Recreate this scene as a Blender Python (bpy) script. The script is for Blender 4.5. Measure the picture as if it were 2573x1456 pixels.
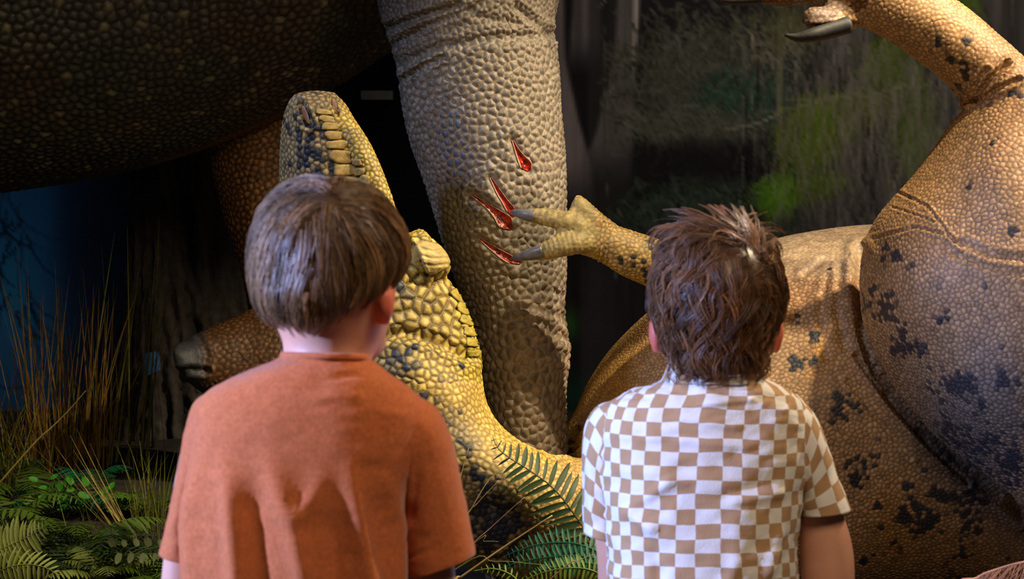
import bpy, bmesh, math, random
import numpy as np
from mathutils import Vector, Matrix
from mathutils.bvhtree import BVHTree
from mathutils.kdtree import KDTree

random.seed(7); RNG = np.random.default_rng(7)
S = bpy.context.scene
COL = S.collection
for o in list(bpy.data.objects):
    bpy.data.objects.remove(o)

# ------------------------------------------------------------------ camera
W, H, F = 2573.0, 1456.0, 4800.0
CAMZ = 1.25
PITCH = math.radians(3.0)
CAM = np.array([0.0, 0.0, CAMZ])
FWD = np.array([0.0, math.cos(PITCH), -math.sin(PITCH)])
UP = np.array([0.0, math.sin(PITCH), math.cos(PITCH)])
RIGHT = np.array([1.0, 0.0, 0.0])
cd = bpy.data.cameras.new('camera'); cam = bpy.data.objects.new('camera', cd); COL.objects.link(cam)
cam.location = CAM; cam.rotation_euler = (math.pi / 2 - PITCH, 0, 0)
cd.sensor_width = 36; cd.lens = 36 * F / W; cd.clip_start = 0.05
cd.dof.use_dof = True; cd.dof.focus_distance = 4.1; cd.dof.aperture_fstop = 9.0
S.camera = cam
S.view_settings.view_transform = 'Standard'; S.view_settings.look = 'None'
S.view_settings.exposure = 0.0; S.view_settings.gamma = 1.0
S.view_settings.use_curve_mapping = False

# ------------------------------------------------------------------ world and lamps of the hall
wd = bpy.data.worlds.new('hall'); S.world = wd; wd.use_nodes = True
wd.node_tree.nodes['Background'].inputs[0].default_value = (0.60, 0.62, 0.80, 1)
wd.node_tree.nodes['Background'].inputs[1].default_value = 0.020


def lamp(name, kind, loc, target, power, color, size=0.1, angle=40, blend=0.5):
    l = bpy.data.lights.new(name, kind); l.energy = power; l.color = color
    if kind == 'SPOT':
        l.spot_size = math.radians(angle); l.spot_blend = blend; l.shadow_soft_size = size
    elif kind == 'AREA':
        l.shape = 'SQUARE'; l.size = size
    else:
        l.shadow_soft_size = size
    o = bpy.data.objects.new(name, l); COL.objects.link(o)
    o.location = loc
    o.rotation_euler = (Vector(target) - Vector(loc)).to_track_quat('-Z', 'Y').to_euler()
    return o


lamp('track_spot', 'SPOT', (2.5, 3.35, 3.1), (1.0, 4.1, 0.95), 560, (1.0, 0.80, 0.56), 0.06, 57, 0.6)
lamp('track_spot', 'SPOT', (1.75, 3.45, 2.7), (0.15, 2.45, 1.15), 190, (1.0, 0.78, 0.52), 0.06, 32, 0.7)
lamp('track_spot', 'SPOT', (1.3, 3.05, 3.2), (-0.02, 4.0, 0.75), 310, (1.0, 0.84, 0.54), 0.05, 36, 0.6)
lamp('cool_spot', 'SPOT', (-2.2, 1.60, 1.55), (0.0, 2.4, 1.1), 640, (0.36, 0.48, 1.0), 0.06, 36, 0.5)
lamp('cool_spot', 'SPOT', (-1.7, 3.0, 2.3), (-0.1, 4.1, 0.8), 90, (0.55, 0.66, 1.0), 0.12, 44, 0.6)
lamp('hall_panel', 'AREA', (0.75, 0.9, 2.5), (0.25, 2.4, 1.0), 25, (1.0, 0.76, 0.50), 0.7)
lamp('mural_wash', 'SPOT', (1.25, 4.8, 3.4), (1.0, 6.9, 1.1), 70, (1.0, 0.93, 0.85), 0.2, 70, 0.9)
lamp('blue_wash', 'SPOT', (-2.1, 5.6, 1.0), (-2.0, 6.9, 0.9), 9, (0.55, 0.78, 1.0), 0.2, 80, 0.9)
lamp('foliage_spot', 'SPOT', (-1.25, 3.6, 3.0), (-1.02, 4.5, 0.5), 120, (1.0, 0.90, 0.50), 0.05, 32, 0.8)


# ------------------------------------------------------------------ helpers
def lin(r, g, b):
    c = np.array([r, g, b]) / 255.0
    return np.where(c <= 0.04045, c / 12.92, ((c + 0.055) / 1.055) ** 2.4)


def P(px, py, d):
    return CAM + d * (FWD + RIGHT * ((px - W / 2) / F) + UP * ((H / 2 - py) / F))


def V3(px, py, d):
    return Vector(P(px, py, d))


def project(co):
    v = co - CAM
    d = v @ FWD
    return W / 2 + F * (v @ RIGHT) / d, H / 2 - F * (v @ UP) / d, d


def ground_z(x, y):
    return 0.30 + 0.10 * np.clip(np.asarray(y) - 3.5, 0, 1.6) + 0.02 * np.sin(np.asarray(x) * 5.1) * np.cos(np.asarray(y) * 4.3)


def smooth(e0, e1, x):
    t = np.clip((x - e0) / (e1 - e0), 0, 1)
    return t * t * (3 - 2 * t)


def hash3(ix, iy, iz, seed):
    n = (ix.astype(np.int64) * 73856093) ^ (iy.astype(np.int64) * 19349663) ^ (iz.astype(np.int64) * 83492791) ^ (seed * 2654435)
    n = (n ^ (n >> 13)) * 1274126177 & 0x7fffffff
    n = (n ^ (n >> 16)) * 60493 & 0x7fffffff
    return (n % 100003) / 100003.0


def vnoise(p, s, seed=0):
    q = p * s
    i = np.floor(q); f = q - i; f = f * f * (3 - 2 * f)
    i = i.astype(np.int64)
    r = 0
    for dx in (0, 1):
        for dy in (0, 1):
            for dz in (0, 1):
                w = (f[:, 0] if dx else 1 - f[:, 0]) * (f[:, 1] if dy else 1 - f[:, 1]) * (f[:, 2] if dz else 1 - f[:, 2])
                r = r + w * hash3(i[:, 0] + dx, i[:, 1] + dy, i[:, 2] + dz, seed)
    return r


def fbm(p, s, seed=0, oct=3):
    r = 0; a = 0.5; t = 0
    for k in range(oct):
        r = r + a * vnoise(p, s * 2 ** k, seed + k * 17); t += a; a *= 0.55
    return r / t


def mesh_from(name, verts, faces, mat=None, smooth_shade=True):
    me = bpy.data.meshes.new(name)
    me.from_pydata([tuple(v) for v in verts], [], [tuple(f) for f in faces])
    me.update()
    if smooth_shade:
        me.polygons.foreach_set('use_smooth', np.ones(len(me.polygons), dtype=bool))
    if mat:
        me.materials.append(mat)
    return me


def add(name, me, parent=None, label=None, cat=None, group=None, kind=None):
    o = bpy.data.objects.new(name, me); COL.objects.link(o)
    if parent:
        o.parent = parent
        o.matrix_parent_inverse = parent.matrix_basis.inverted()
    if label: o['label'] = label
    if cat: o['category'] = cat
    if group: o['group'] = group
    if kind: o['kind'] = kind
    return o


def empty(name, loc, label, cat, group=None):
    o = add(name, None, None, label, cat, group)
    o.location = loc; o.empty_display_size = 0.05
    return o


def get_arrays(me):
    co = np.empty(len(me.vertices) * 3); me.vertices.foreach_get('co', co)
    no = np.empty(len(me.vertices) * 3); me.vertex_normals.foreach_get('vector', no)
    return co.reshape(-1, 3), no.reshape(-1, 3)


def set_col(me, col, name='col'):
    at = me.color_attributes.new(name, 'FLOAT_COLOR', 'POINT')
    a = np.ones((len(me.vertices), 4)); a[:, :3] = col
    at.data.foreach_set('color', a.ravel())


def catmull(pts, m):
    pts = np.asarray(pts, float); n = len(pts); out = []
    for i in range(n - 1):
        p0 = pts[max(i - 1, 0)]; p1 = pts[i]; p2 = pts[i + 1]; p3 = pts[min(i + 2, n - 1)]
        for k in range(m):
            t = k / m
            out.append(0.5 * ((2 * p1) + (-p0 + p2) * t + (2 * p0 - 5 * p1 + 4 * p2 - p3) * t * t + (-p0 + 3 * p1 - 3 * p2 + p3) * t ** 3))
    out.append(pts[-1])
    return np.array(out)


def loft(st, n=40, m=5, cap=True, power=2.0):
    """st: (x1,y1,x2,y2,depth,depth_radius): two outline points of a cross-section and its depth."""
    rows = []
    for s in st:
        rows.append(np.concatenate([P(s[0], s[1], s[4]), P(s[2], s[3], s[4]), [s[5]]]))
    rows = catmull(rows, m)
    verts = []; th = np.linspace(0, 2 * np.pi, n, endpoint=False)
    c, s_ = np.cos(th), np.sin(th)
    ce = np.sign(c) * np.abs(c) ** (2 / power); se = np.sign(s_) * np.abs(s_) ** (2 / power)
    info = []
    for r in rows:
        C = (r[:3] + r[3:6]) / 2; A = (r[3:6] - r[:3]) / 2
        ring = C + np.outer(ce, A) + np.outer(se, FWD * max(r[6], 0.0005))
        verts.append(ring); info.append((C, np.linalg.norm(A)))
    nr = len(rows); verts = np.concatenate(verts)
    faces = []
    for i in range(nr - 1):
        for j in range(n):
            k = (j + 1) % n
            faces.append((i * n + j, i * n + k, (i + 1) * n + k, (i + 1) * n + j))
    if cap:
        faces.append(tuple(range(n))[::-1]); faces.append(tuple((nr - 1) * n + j for j in range(n)))
    return verts, faces, info


def tube(pts, radii, n=16, m=4, cap=True, flat=1.0):
    pr = catmull([list(p) + [r] for p, r in zip(pts, radii)], m)
    T = np.gradient(pr[:, :3], axis=0)
    verts = []; ref = np.array([0.13, 0.21, 0.97])
    X = None
    for i in range(len(pr)):
        t = T[i] / (np.linalg.norm(T[i]) + 1e-9)
        if X is None:
            X = np.cross(ref, t)
            if np.linalg.norm(X) < 0.1: X = np.cross([1, 0, 0], t)
        X = X - t * (X @ t); X = X / np.linalg.norm(X); Y = np.cross(t, X)
        th = np.linspace(0, 2 * np.pi, n, endpoint=False)
        verts.append(pr[i, :3] + pr[i, 3] * (np.outer(np.cos(th), X) + flat * np.outer(np.sin(th), Y)))
    nr = len(pr); verts = np.concatenate(verts); faces = []
    for i in range(nr - 1):
        for j in range(n):
            k = (j + 1) % n
            faces.append((i * n + j, i * n + k, (i + 1) * n + k, (i + 1) * n + j))
    if cap:
        faces.append(tuple(range(n))[::-1]); faces.append(tuple((nr - 1) * n + j for j in range(n)))
    return verts, faces


def ellipsoid(c, rx, ry, rz, n=24, axes=None):
    verts = []; faces = []; m = n // 2
    ax = axes if axes is not None else (RIGHT, FWD, UP)
    for i in range(m + 1):
        a = math.pi * i / m
        for j in range(n):
            b = 2 * math.pi * j / n
            verts.append(np.asarray(c) + ax[0] * rx * math.sin(a) * math.cos(b) + ax[1] * ry * math.sin(a) * math.sin(b) + ax[2] * rz * math.cos(a))
    for i in range(m):
        for j in range(n):
            k = (j + 1) % n
            faces.append((i * n + j, (i + 1) * n + j, (i + 1) * n + k, i * n + k))
    return np.array(verts), faces


def union(pieces, voxel, iters=4):
    bm = bmesh.new()
    for p in pieces:
        b2 = bmesh.new(); vs = [b2.verts.new(v) for v in p[0]]
        for f in p[1]:
            try: b2.faces.new([vs[i] for i in f])
            except ValueError: pass
        bmesh.ops.remove_doubles(b2, verts=b2.verts, dist=1e-5)
        bmesh.ops.recalc_face_normals(b2, faces=b2.faces)
        tmp = bpy.data.meshes.new('t'); b2.to_mesh(tmp); b2.free(); bm.from_mesh(tmp); bpy.data.meshes.remove(tmp)
    me = bpy.data.meshes.new('u'); bm.to_mesh(me); bm.free()
    o = bpy.data.objects.new('u', me); COL.objects.link(o)
    r = o.modifiers.new('r', 'REMESH'); r.mode = 'VOXEL'; r.voxel_size = voxel; r.use_smooth_shade = True
    s = o.modifiers.new('s', 'SMOOTH'); s.factor = 0.5; s.iterations = iters
    dg = bpy.context.evaluated_depsgraph_get()
    out = bpy.data.meshes.new_from_object(o.evaluated_get(dg))
    bpy.data.objects.remove(o); bpy.data.meshes.remove(me)
    return out


def relax(me, iters):
    o = bpy.data.objects.new('r', me); COL.objects.link(o)
    m_ = o.modifiers.new('s', 'SMOOTH'); m_.factor = 0.5; m_.iterations = iters
    out = bpy.data.meshes.new_from_object(o.evaluated_get(bpy.context.evaluated_depsgraph_get()))
    bpy.data.objects.remove(o); bpy.data.meshes.remove(me)
    return out


def refine_visible(me, margin=40, cuts=1, where=None):
    bm = bmesh.new(); bm.from_mesh(me)
    cen = np.empty(len(me.polygons) * 3); me.polygons.foreach_get('center', cen); cen = cen.reshape(-1, 3)
    nor = np.empty(len(me.polygons) * 3); me.polygons.foreach_get('normal', nor); nor = nor.reshape(-1, 3)
    x, y, d = project(cen)
    v = cen - CAM; v = v / np.linalg.norm(v, axis=1)[:, None]
    ok = (x > -margin) & (x < W + margin) & (y > -margin) & (y < H + margin) & ((nor * v).sum(1) < 0.25)
    if where is not None: ok &= where(x, y, d)
    edges = set()
    for f, k in zip(bm.faces, ok):
        if k: edges.update(f.edges)
    bmesh.ops.subdivide_edges(bm, edges=list(edges), cuts=cuts, use_grid_fill=True, smooth=0.0)
    bm.to_mesh(me); bm.free(); me.update()
    return me


def line_dist(x, y, pts):
    best = np.full(len(x), 1e9)
    for (ax, ay), (bx, by) in zip(pts[:-1], pts[1:]):
        dx, dy = bx - ax, by - ay; L = dx * dx + dy * dy + 1e-9
        t = np.clip(((x - ax) * dx + (y - ay) * dy) / L, 0, 1)
        best = np.minimum(best, np.hypot(x - ax - t * dx, y - ay - t * dy))
    return best


def poisson(co, rad, ncand):
    n = len(co); idx = RNG.permutation(n)[:ncand]
    rmax = float(rad.max()); cell = rmax
    grid = {}; keep = []
    key = np.floor(co / cell).astype(int)
    C = co.tolist(); R = rad.tolist(); K = key.tolist()
    offs = [(a, b, c) for a in (-1, 0, 1) for b in (-1, 0, 1) for c in (-1, 0, 1)]
    for i in idx.tolist():
        kx, ky, kz = K[i]; x, y, z = C[i]; r = R[i]; r2 = r * r; good = True
        for a, b, c in offs:
            for j in grid.get((kx + a, ky + b, kz + c), ()):
                q = C[j]
                rr = min(r, R[j])
                if (q[0] - x) ** 2 + (q[1] - y) ** 2 + (q[2] - z) ** 2 < rr * rr:
                    good = False; break
            if not good: break
        if good:
            grid.setdefault((kx, ky, kz), []).append(i); keep.append(i)
    return np.array(keep)


def scales(me, rfun, amp, paint, ncand=120000, wid=0.30):
    """raise every scale of a hide out of the mesh and paint it scale by scale"""
    co, no = get_arrays(me)
    px, py, dd = project(co)
    rad = rfun(co, no, px, py)
    keep = poisson(co, rad, ncand)
    sc = co[keep]; srad = rad[keep]
    kd = KDTree(len(sc))
    for i, p in enumerate(sc.tolist()): kd.insert(p, i)
    kd.balance()
    i1 = np.zeros(len(co), int); i2 = np.zeros(len(co), int); d1 = np.zeros(len(co)); d2 = np.zeros(len(co))
    fn = kd.find_n
    jit = co + (RNG.random(co.shape) - 0.5) * 0.0004
    for k, p in enumerate(jit.tolist()):
        r = fn(p, 2)
        i1[k] = r[0][1]; d1[k] = r[0][2]; i2[k] = r[1][1]; d2[k] = r[1][2]
    sep = np.linalg.norm(sc[i1] - sc[i2], axis=1) + 1e-6
    ed = (d2 ** 2 - d1 ** 2) / (2 * sep) / srad[i1]
    dome = 1 - np.exp(-(np.clip(ed, 0, 1) / wid) ** 1.2)
    dome = dome * (1 - 0.35 * np.clip(d1 / srad[i1], 0, 1) ** 2)
    a = amp(co, no, px, py) if callable(amp) else amp
    rnd = RNG.random(len(sc))
    h = a * (dome - 0.75) * (0.75 + 0.5 * rnd[i1]) * np.clip(srad[i1] / 0.012, 0.4, 2.0)
    x1, y1, _ = project(sc)
    cc, crev = paint(sc, no[keep], x1, y1, rnd)
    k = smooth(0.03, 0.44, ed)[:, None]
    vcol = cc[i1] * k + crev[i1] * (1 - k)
    co2 = co + no * h[:, None]
    me.vertices.foreach_set('co', co2.ravel()); me.update()
    set_col(me, np.clip(vcol, 0, 1))
    me.polygons.foreach_set('use_smooth', np.ones(len(me.polygons), dtype=bool))
    return sc, no[keep]


# ------------------------------------------------------------------ materials
def mat(name, color=(0.5, 0.5, 0.5), rough=0.6, attr=None, noise=0.0, nscale=40, bump=0.0, bscale=200, sss=0.0, sheen=0.0, spec=0.5, trans=0.0):
    m = bpy.data.materials.new(name); m.use_nodes = True
    nt = m.node_tree; b = nt.nodes['Principled BSDF']
    b.inputs['Roughness'].default_value = rough
    b.inputs['Specular IOR Level'].default_value = spec
    src = None
    if attr:
        a = nt.nodes.new('ShaderNodeAttribute'); a.attribute_name = attr; src = a.outputs['Color']
    else:
        b.inputs['Base Color'].default_value = (*color, 1)
    tc = nt.nodes.new('ShaderNodeTexCoord')
    if noise > 0:
        n = nt.nodes.new('ShaderNodeTexNoise'); n.inputs['Scale'].default_value = nscale; n.inputs['Detail'].default_value = 5
        nt.links.new(tc.outputs['Object'], n.inputs['Vector'])
        mr = nt.nodes.new('ShaderNodeMapRange'); mr.inputs['From Min'].default_value = 0.3; mr.inputs['From Max'].default_value = 0.7
        mr.inputs['To Min'].default_value = 1 - noise; mr.inputs['To Max'].default_value = 1 + noise
        nt.links.new(n.outputs['Fac'], mr.inputs['Value'])
        mx = nt.nodes.new('ShaderNodeMix'); mx.data_type = 'RGBA'; mx.blend_type = 'MULTIPLY'; mx.inputs['Factor'].default_value = 1
        if src: nt.links.new(src, mx.inputs['A'])
        else: mx.inputs['A'].default_value = (*color, 1)
        nt.links.new(mr.outputs['Result'], mx.inputs['B'])
        src = mx.outputs['Result']
    if src: nt.links.new(src, b.inputs['Base Color'])
    if bump > 0:
        n2 = nt.nodes.new('ShaderNodeTexNoise'); n2.inputs['Scale'].default_value = bscale; n2.inputs['Detail'].default_value = 4
        nt.links.new(tc.outputs['Object'], n2.inputs['Vector'])
        bp = nt.nodes.new('ShaderNodeBump'); bp.inputs['Strength'].default_value = bump; bp.inputs['Distance'].default_value = 0.002
        nt.links.new(n2.outputs['Fac'], bp.inputs['Height']); nt.links.new(bp.outputs['Normal'], b.inputs['Normal'])
    if sss > 0:
        b.inputs['Subsurface Weight'].default_value = sss; b.inputs['Subsurface Radius'].default_value = (0.012, 0.004, 0.002)
        b.inputs['Subsurface Scale'].default_value = 1.0
    if sheen > 0:
        b.inputs['Sheen Weight'].default_value = sheen; b.inputs['Sheen Roughness'].default_value = 0.4
    if trans > 0:
        b.inputs['Transmission Weight'].default_value = 0
    return m


M = {}
M['hide_yellow'] = mat('theropod_hide', rough=0.50, attr='col', noise=0.22, nscale=60, bump=0.35, bscale=350, spec=0.45)
M['hide_grey'] = mat('giant_hide', rough=0.48, attr='col', noise=0.22, nscale=50, bump=0.40, bscale=300, spec=0.40)
M['claw'] = mat('claw_horn', tuple(lin(112, 108, 112)), 0.35, noise=0.3, nscale=70, bump=0.2, bscale=120)
M['claw_dark'] = mat('claw_dark', tuple(lin(38, 37, 38)), 0.60, noise=0.4, nscale=60, bump=0.3, bscale=120)
M['wound'] = mat('wound_red', tuple(lin(148, 34, 20)), 0.25, noise=0.85, nscale=90, bump=0.6, bscale=160)
M['wound_rim'] = mat('wound_rim', tuple(lin(225, 170, 150)), 0.35, noise=0.2, nscale=120)
M['nostril'] = mat('nostril_pink', tuple(lin(176, 138, 122)), 0.6, noise=0.2, nscale=90, bump=0.4)
M['skin'] = mat('skin', rough=0.50, attr='col', noise=0.06, nscale=25, bump=0.05, bscale=500, sss=0.3)
M['tee'] = mat('orange_jersey', tuple(lin(192, 106, 64)), 0.9, noise=0.16, nscale=220, bump=0.35, bscale=700, sheen=0.35, spec=0.1)
M['shorts'] = mat('navy_cotton', tuple(lin(40, 46, 62)), 0.9, noise=0.1, nscale=200, bump=0.2, bscale=500)
M['shorts2'] = mat('khaki_cotton', tuple(lin(120, 104, 80)), 0.9, noise=0.1, nscale=200, bump=0.2, bscale=500)
M['shoe'] = mat('shoe', tuple(lin(60, 60, 62)), 0.6, noise=0.1)
M['sole'] = mat('shoe_sole', tuple(lin(200, 198, 190)), 0.6, noise=0.05)
M['hair'] = mat('hair', rough=0.38, attr='col', spec=0.5)
M['eye'] = mat('eye', tuple(lin(235, 232, 228)), 0.1)
M['bark'] = mat('bark', rough=0.85, attr='col', noise=0.3, nscale=60, bump=0.6, bscale=120)
M['mural'] = mat('mural_paint', rough=0.9, attr='col', spec=0.1, noise=0.05, nscale=30)
M['soil'] = mat('soil', tuple(lin(40, 34, 26)), 0.95, noise=0.5, nscale=20, bump=1.0, bscale=60)
M['hall_floor'] = mat('hall_floor', tuple(lin(90, 84, 80)), 0.6, noise=0.12, nscale=8)
M['metal'] = mat('grey_metal', tuple(lin(120, 120, 112)), 0.5, noise=0.1)
M['gap_patch'] = mat('blue_gap', tuple(lin(70, 120, 180)), 0.5, noise=0.08)


def leaf_mat(name, c, rough=0.45):
    m = mat(name, tuple(lin(*c)), rough, noise=0.35, nscale=30, bump=0.2, bscale=150)
    nt = m.node_tree; b = nt.nodes['Principled BSDF']
    out = [n for n in nt.nodes if n.type == 'OUTPUT_MATERIAL'][0]
    t = nt.nodes.new('ShaderNodeBsdfTranslucent'); t.inputs['Color'].default_value = (*lin(*c), 1)
    mx = nt.nodes.new('ShaderNodeMixShader'); mx.inputs[0].default_value = 0.25
    nt.links.new(b.outputs[0], mx.inputs[1]); nt.links.new(t.outputs[0], mx.inputs[2]); nt.links.new(mx.outputs[0], out.inputs[0])
    return m


M['fern'] = leaf_mat('fern_green', (88, 112, 40))
M['fern_dark'] = leaf_mat('fern_dark', (48, 70, 30))
M['fern_teal'] = leaf_mat('fern_teal', (14, 92, 60))
M['fern_lime'] = leaf_mat('fern_lime', (104, 134, 36))
M['fern_pale'] = leaf_mat('fern_pale', (132, 142, 70))
M['leaf_bright'] = leaf_mat('leaf_bright', (62, 150, 34))
M['leaf_pale'] = leaf_mat('leaf_pale', (150, 154, 100))
M['grass'] = leaf_mat('grass_green', (122, 124, 44), 0.6)
M['reed'] = leaf_mat('reed_amber', (140, 108, 44), 0.6)
M['straw'] = leaf_mat('straw', (186, 160, 96), 0.6)
M['dry'] = leaf_mat('dry_frond', (190, 140, 110), 0.7)

# ------------------------------------------------------------------ the setting
me = mesh_from('floor', [(-6, -3, 0), (6, -3, 0), (6, 3.05, 0), (-6, 3.05, 0)], [(0, 1, 2, 3)], M['hall_floor'], False)
add('floor', me, kind='structure')
n = 90
gx = np.linspace(-3.2, 3.2, n); gy = np.linspace(3.05, 7.1, n)
XX, YY = np.meshgrid(gx, gy)
ZZ = ground_z(XX, YY) + 0.02 * (fbm(np.c_[XX.ravel(), YY.ravel(), 0 * XX.ravel()], 6, 3).reshape(XX.shape) - 0.5)
vv = np.c_[XX.ravel(), YY.ravel(), ZZ.ravel()]
ff = [(i * n + j, i * n + j + 1, (i + 1) * n + j + 1, (i + 1) * n + j) for i in range(n - 1) for j in range(n - 1)]
b0 = len(vv); edge = vv[:n].copy(); edge[:, 2] = 0
vv = np.concatenate([vv, edge]); ff += [(j + 1, j, b0 + j, b0 + j + 1) for j in range(n - 1)]
add('diorama_ground', mesh_from('diorama_ground', vv, ff, M['soil']), kind='structure')

# painted swamp backdrop: the picture is painted on a canvas of texels and carried by the wall's own mesh
WALLD = 6.85
TX = 7.2
CW, CH = int(2900 / TX), int(1760 / TX)            # canvas covers px -160..2740, py -160..1600


def canvas_xy():
    u = np.arange(CW) * TX - 160; v = np.arange(CH) * TX - 160
    return np.meshgrid(u, v)


CX, CY = canvas_xy()
pn = np.c_[CX.ravel() / 100, CY.ravel() / 100, np.zeros(CX.size)]


def N2(s, seed, o=3, sy=1.0):
    q = pn.copy(); q[:, 1] *= sy
    return fbm(q, s, seed, o).reshape(CX.shape)


IMG = np.zeros((CH, CW, 3)); IMG[:] = (27, 25, 27)
IMG += ((N2(0.6, 1) - 0.5) * 14)[..., None]


def blend(mask, c):
    global IMG
    mask = np.clip(mask, 0, 1)[..., None]
    IMG = IMG * (1 - mask) + np.asarray(c, float) * mask


def yinterp(y, pts):
    pts = np.array(pts, float)
    return np.interp(y, pts[:, 0], pts[:, 1])


def trunk(left, right, c, a=0.9, fade=(900, 1000), soft=8):
    l = yinterp(CY, left); r = yinterp(CY, right)
    wob = (N2(0.5, 5, 2) - 0.5) * 16
    m = smooth(l - soft, l + soft, CX + wob) * (1 - smooth(r - soft, r + soft, CX + wob)) * (1 - smooth(fade[0], fade[1], CY))
    streak = 0.75 + 0.7 * (N2(6, 9, 3, 0.05) - 0.2)
    blend(m * a * np.clip(streak, 0, 1.2), c)


def strokes(n, region, length, angle, spread, c, alpha, curve=0.4, jitter=14, mask=None, at=None):
    """short painted needles and twigs"""
    x0, y0, x1, y1 = region
    x = np.clip(RNG.normal((x0 + x1) / 2, (x1 - x0) * 0.27, n), x0 - 60, x1 + 60); y = RNG.normal((y0 + y1) / 2, (y1 - y0) * 0.27, n)
    if at is not None: x, y = at
    if mask is not None:
        k = mask(x, y); x, y = x[k], y[k]; n = len(x)
    L = length * RNG.uniform(0.5, 1.2, n); a = np.radians(angle + RNG.normal(0, spread, n)); cv = RNG.normal(0, curve, n)
    colr = np.asarray(c, float) + RNG.normal(0, jitter, (n, 1))
    m = int(length / TX * 1.5) + 2
    for t in np.linspace(0, 1, m):
        ang = a + cv * t
        xx = ((x + np.cos(ang) * L * t + 160) / TX).astype(int); yy = ((y + np.sin(ang) * L * t + 160) / TX).astype(int)
        k = (xx >= 0) & (xx < CW) & (yy >= 0) & (yy < CH)
        al = alpha * (1 - 0.6 * t)
        IMG[yy[k], xx[k]] = IMG[yy[k], xx[k]] * (1 - al) + np.clip(colr[k], 0, 255) * al


# grey right-hand swamp haze painted as pale bark and moss
rm = smooth(1880, 2080, CX + (N2(0.5, 31) - 0.5) * 160)
blend(rm * (0.60 + 0.35 * (1 - smooth(100, 620, CY))), (74, 70, 66))
blend(rm * np.clip(N2(5, 33, 3, 0.06) * 1.8 - 0.75, 0, 1) * 0.8, (104, 96, 92))
blend(rm * np.clip(N2(4, 39, 3, 0.08) * 1.8 - 0.8, 0, 1) * 0.75, (40, 38, 38))
trunk([(-160, 1385), (200, 1395), (400, 1400), (1000, 1390)], [(-160, 1408), (150, 1425), (300, 1455), (420, 1490), (1000, 1500)], (108, 98, 98), 0.9, (380, 560))
trunk([(-160, 1448), (120, 1436), (240, 1425)], [(-160, 1505), (100, 1508), (240, 1520)], (92, 86, 86), 0.8, (80, 200))
trunk([(-160, 1552), (0, 1550), (120, 1545), (220, 1530), (330, 1500), (380, 1482)], [(-160, 1607), (120, 1600), (250, 1592), (400, 1586)], (150, 140, 134), 1.0, (330, 480))
trunk([(400, 1480), (1100, 1470)], [(400, 1590), (1100, 1600)], (42, 40, 40), 0.6, (900, 1100))
# foliage banks
fol = smooth(0.42, 0.62, N2(1.6, 12, 4) + 0.15)
b1 = np.exp(-(((CX - 1770) / 190) ** 2 + ((CY - 215) / 125) ** 2) ** 1.4)
b2 = np.exp(-(((CX - 1760) / 190) ** 2 + ((CY - 560) / 110) ** 2) ** 1.4)
blend(b1 * fol * 0.75, (48, 50, 42)); blend(b2 * fol * 0.7, (36, 42, 36))
blend(np.exp(-(((CX - 1880) / 120) ** 2 + ((CY - 250) / 60) ** 2)) * fol * 0.75, (34, 62, 48))
strokes(2600, (1580, 60, 1990, 350), 34, 60, 45, (66, 66, 56), 0.5)
strokes(420, (1750, 180, 1980, 320), 34, 70, 40, (44, 66, 54), 0.4)
strokes(500, (1600, 280, 1860, 350), 46, 35, 25, (72, 72, 62), 0.55)
strokes(1600, (1590, 450, 1930, 640), 34, 60, 45, (44, 54, 44), 0.5)
dk = np.exp(-(((CX - 1760) / 170) ** 2 + ((CY - 400) / 55) ** 2) ** 2)
blend(dk * 0.85, (24, 22, 24))
# pale post and hanging moss
trunk([(250, 1946), (430, 1942), (600, 1940)], [(250, 1962), (430, 1972), (600, 1985)], (96, 94, 74), 0.85, (430, 620), 4)
strokes(260, (1930, 40, 2560, 560), 120, 90, 8, (36, 34, 34), 0.35, 0.12)
strokes(30, (1860, 60, 2000, 160), 90, 20, 20, (110, 104, 90), 0.5, 0.8)
# bright cypress sprays
for (x, y, sx, sy, cc, k) in [(2070, 290, 75, 55, (92, 122, 24), 1.0), (2040, 350, 60, 60, (84, 116, 22), 1.0), (2240, 150, 70, 60, (84, 108, 30), 0.9), (1960, 470, 45, 32, (88, 146, 26), 1.1),
                              (2300, 330, 42, 90, (84, 116, 34), 0.9), (2180, 250, 70, 30, (86, 106, 30), 0.7), (2400, 10, 40, 30, (84, 120, 20), 0.8), (2060, 445, 60, 18, (82, 118, 26), 0.7),
                              (1990, 60, 70, 45, (84, 92, 50), 0.5), (2300, 250, 40, 60, (80, 104, 40), 0.5)]:
    g = np.exp(-(((CX - x) / sx) ** 2 + ((CY - y) / sy) ** 2))
    cc = np.asarray(cc) * 0.78 + np.array([14, 8, 12])
    blend(g * 0.22 * k * (0.1 + N2(3, int(x), 3)), cc)
    nn = int(2.6 * k * (sx + sy))
    ax_ = RNG.normal(x, sx * 0.55, nn); ay_ = RNG.normal(y, sy * 0.55, nn)
    strokes(nn, (0, 0, 1, 1), 62, 112, 20, np.asarray(cc) * 0.95, 0.30, 0.3, 16, at=(ax_, ay_))
strokes(8, (2000, 180, 2330, 300), 190, 155, 8, (120, 116, 90), 0.4, 0.2)
strokes(700, (1930, 40, 2560, 560), 120, 90, 8, (104, 98, 92), 0.22, 0.12)
# greenish foot of the picture
gf = np.exp(-(((CX - 1450) / 60) ** 2 + ((CY - 990) / 60) ** 2)); blend(gf * 0.7, (18, 56, 40))
blend(np.exp(-(((CX - 1432) / 22) ** 2 + ((CY - 810) / 40) ** 2)) * 0.8, (40, 84, 26))
blend(smooth(1380, 1430, CX) * (1 - smooth(1620, 1700, CX)) * smooth(600, 700, CY) * np.clip(N2(4, 71, 2, 0.05) * 1.7 - 0.5, 0, 1) * 0.8, (52, 50, 52))
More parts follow.
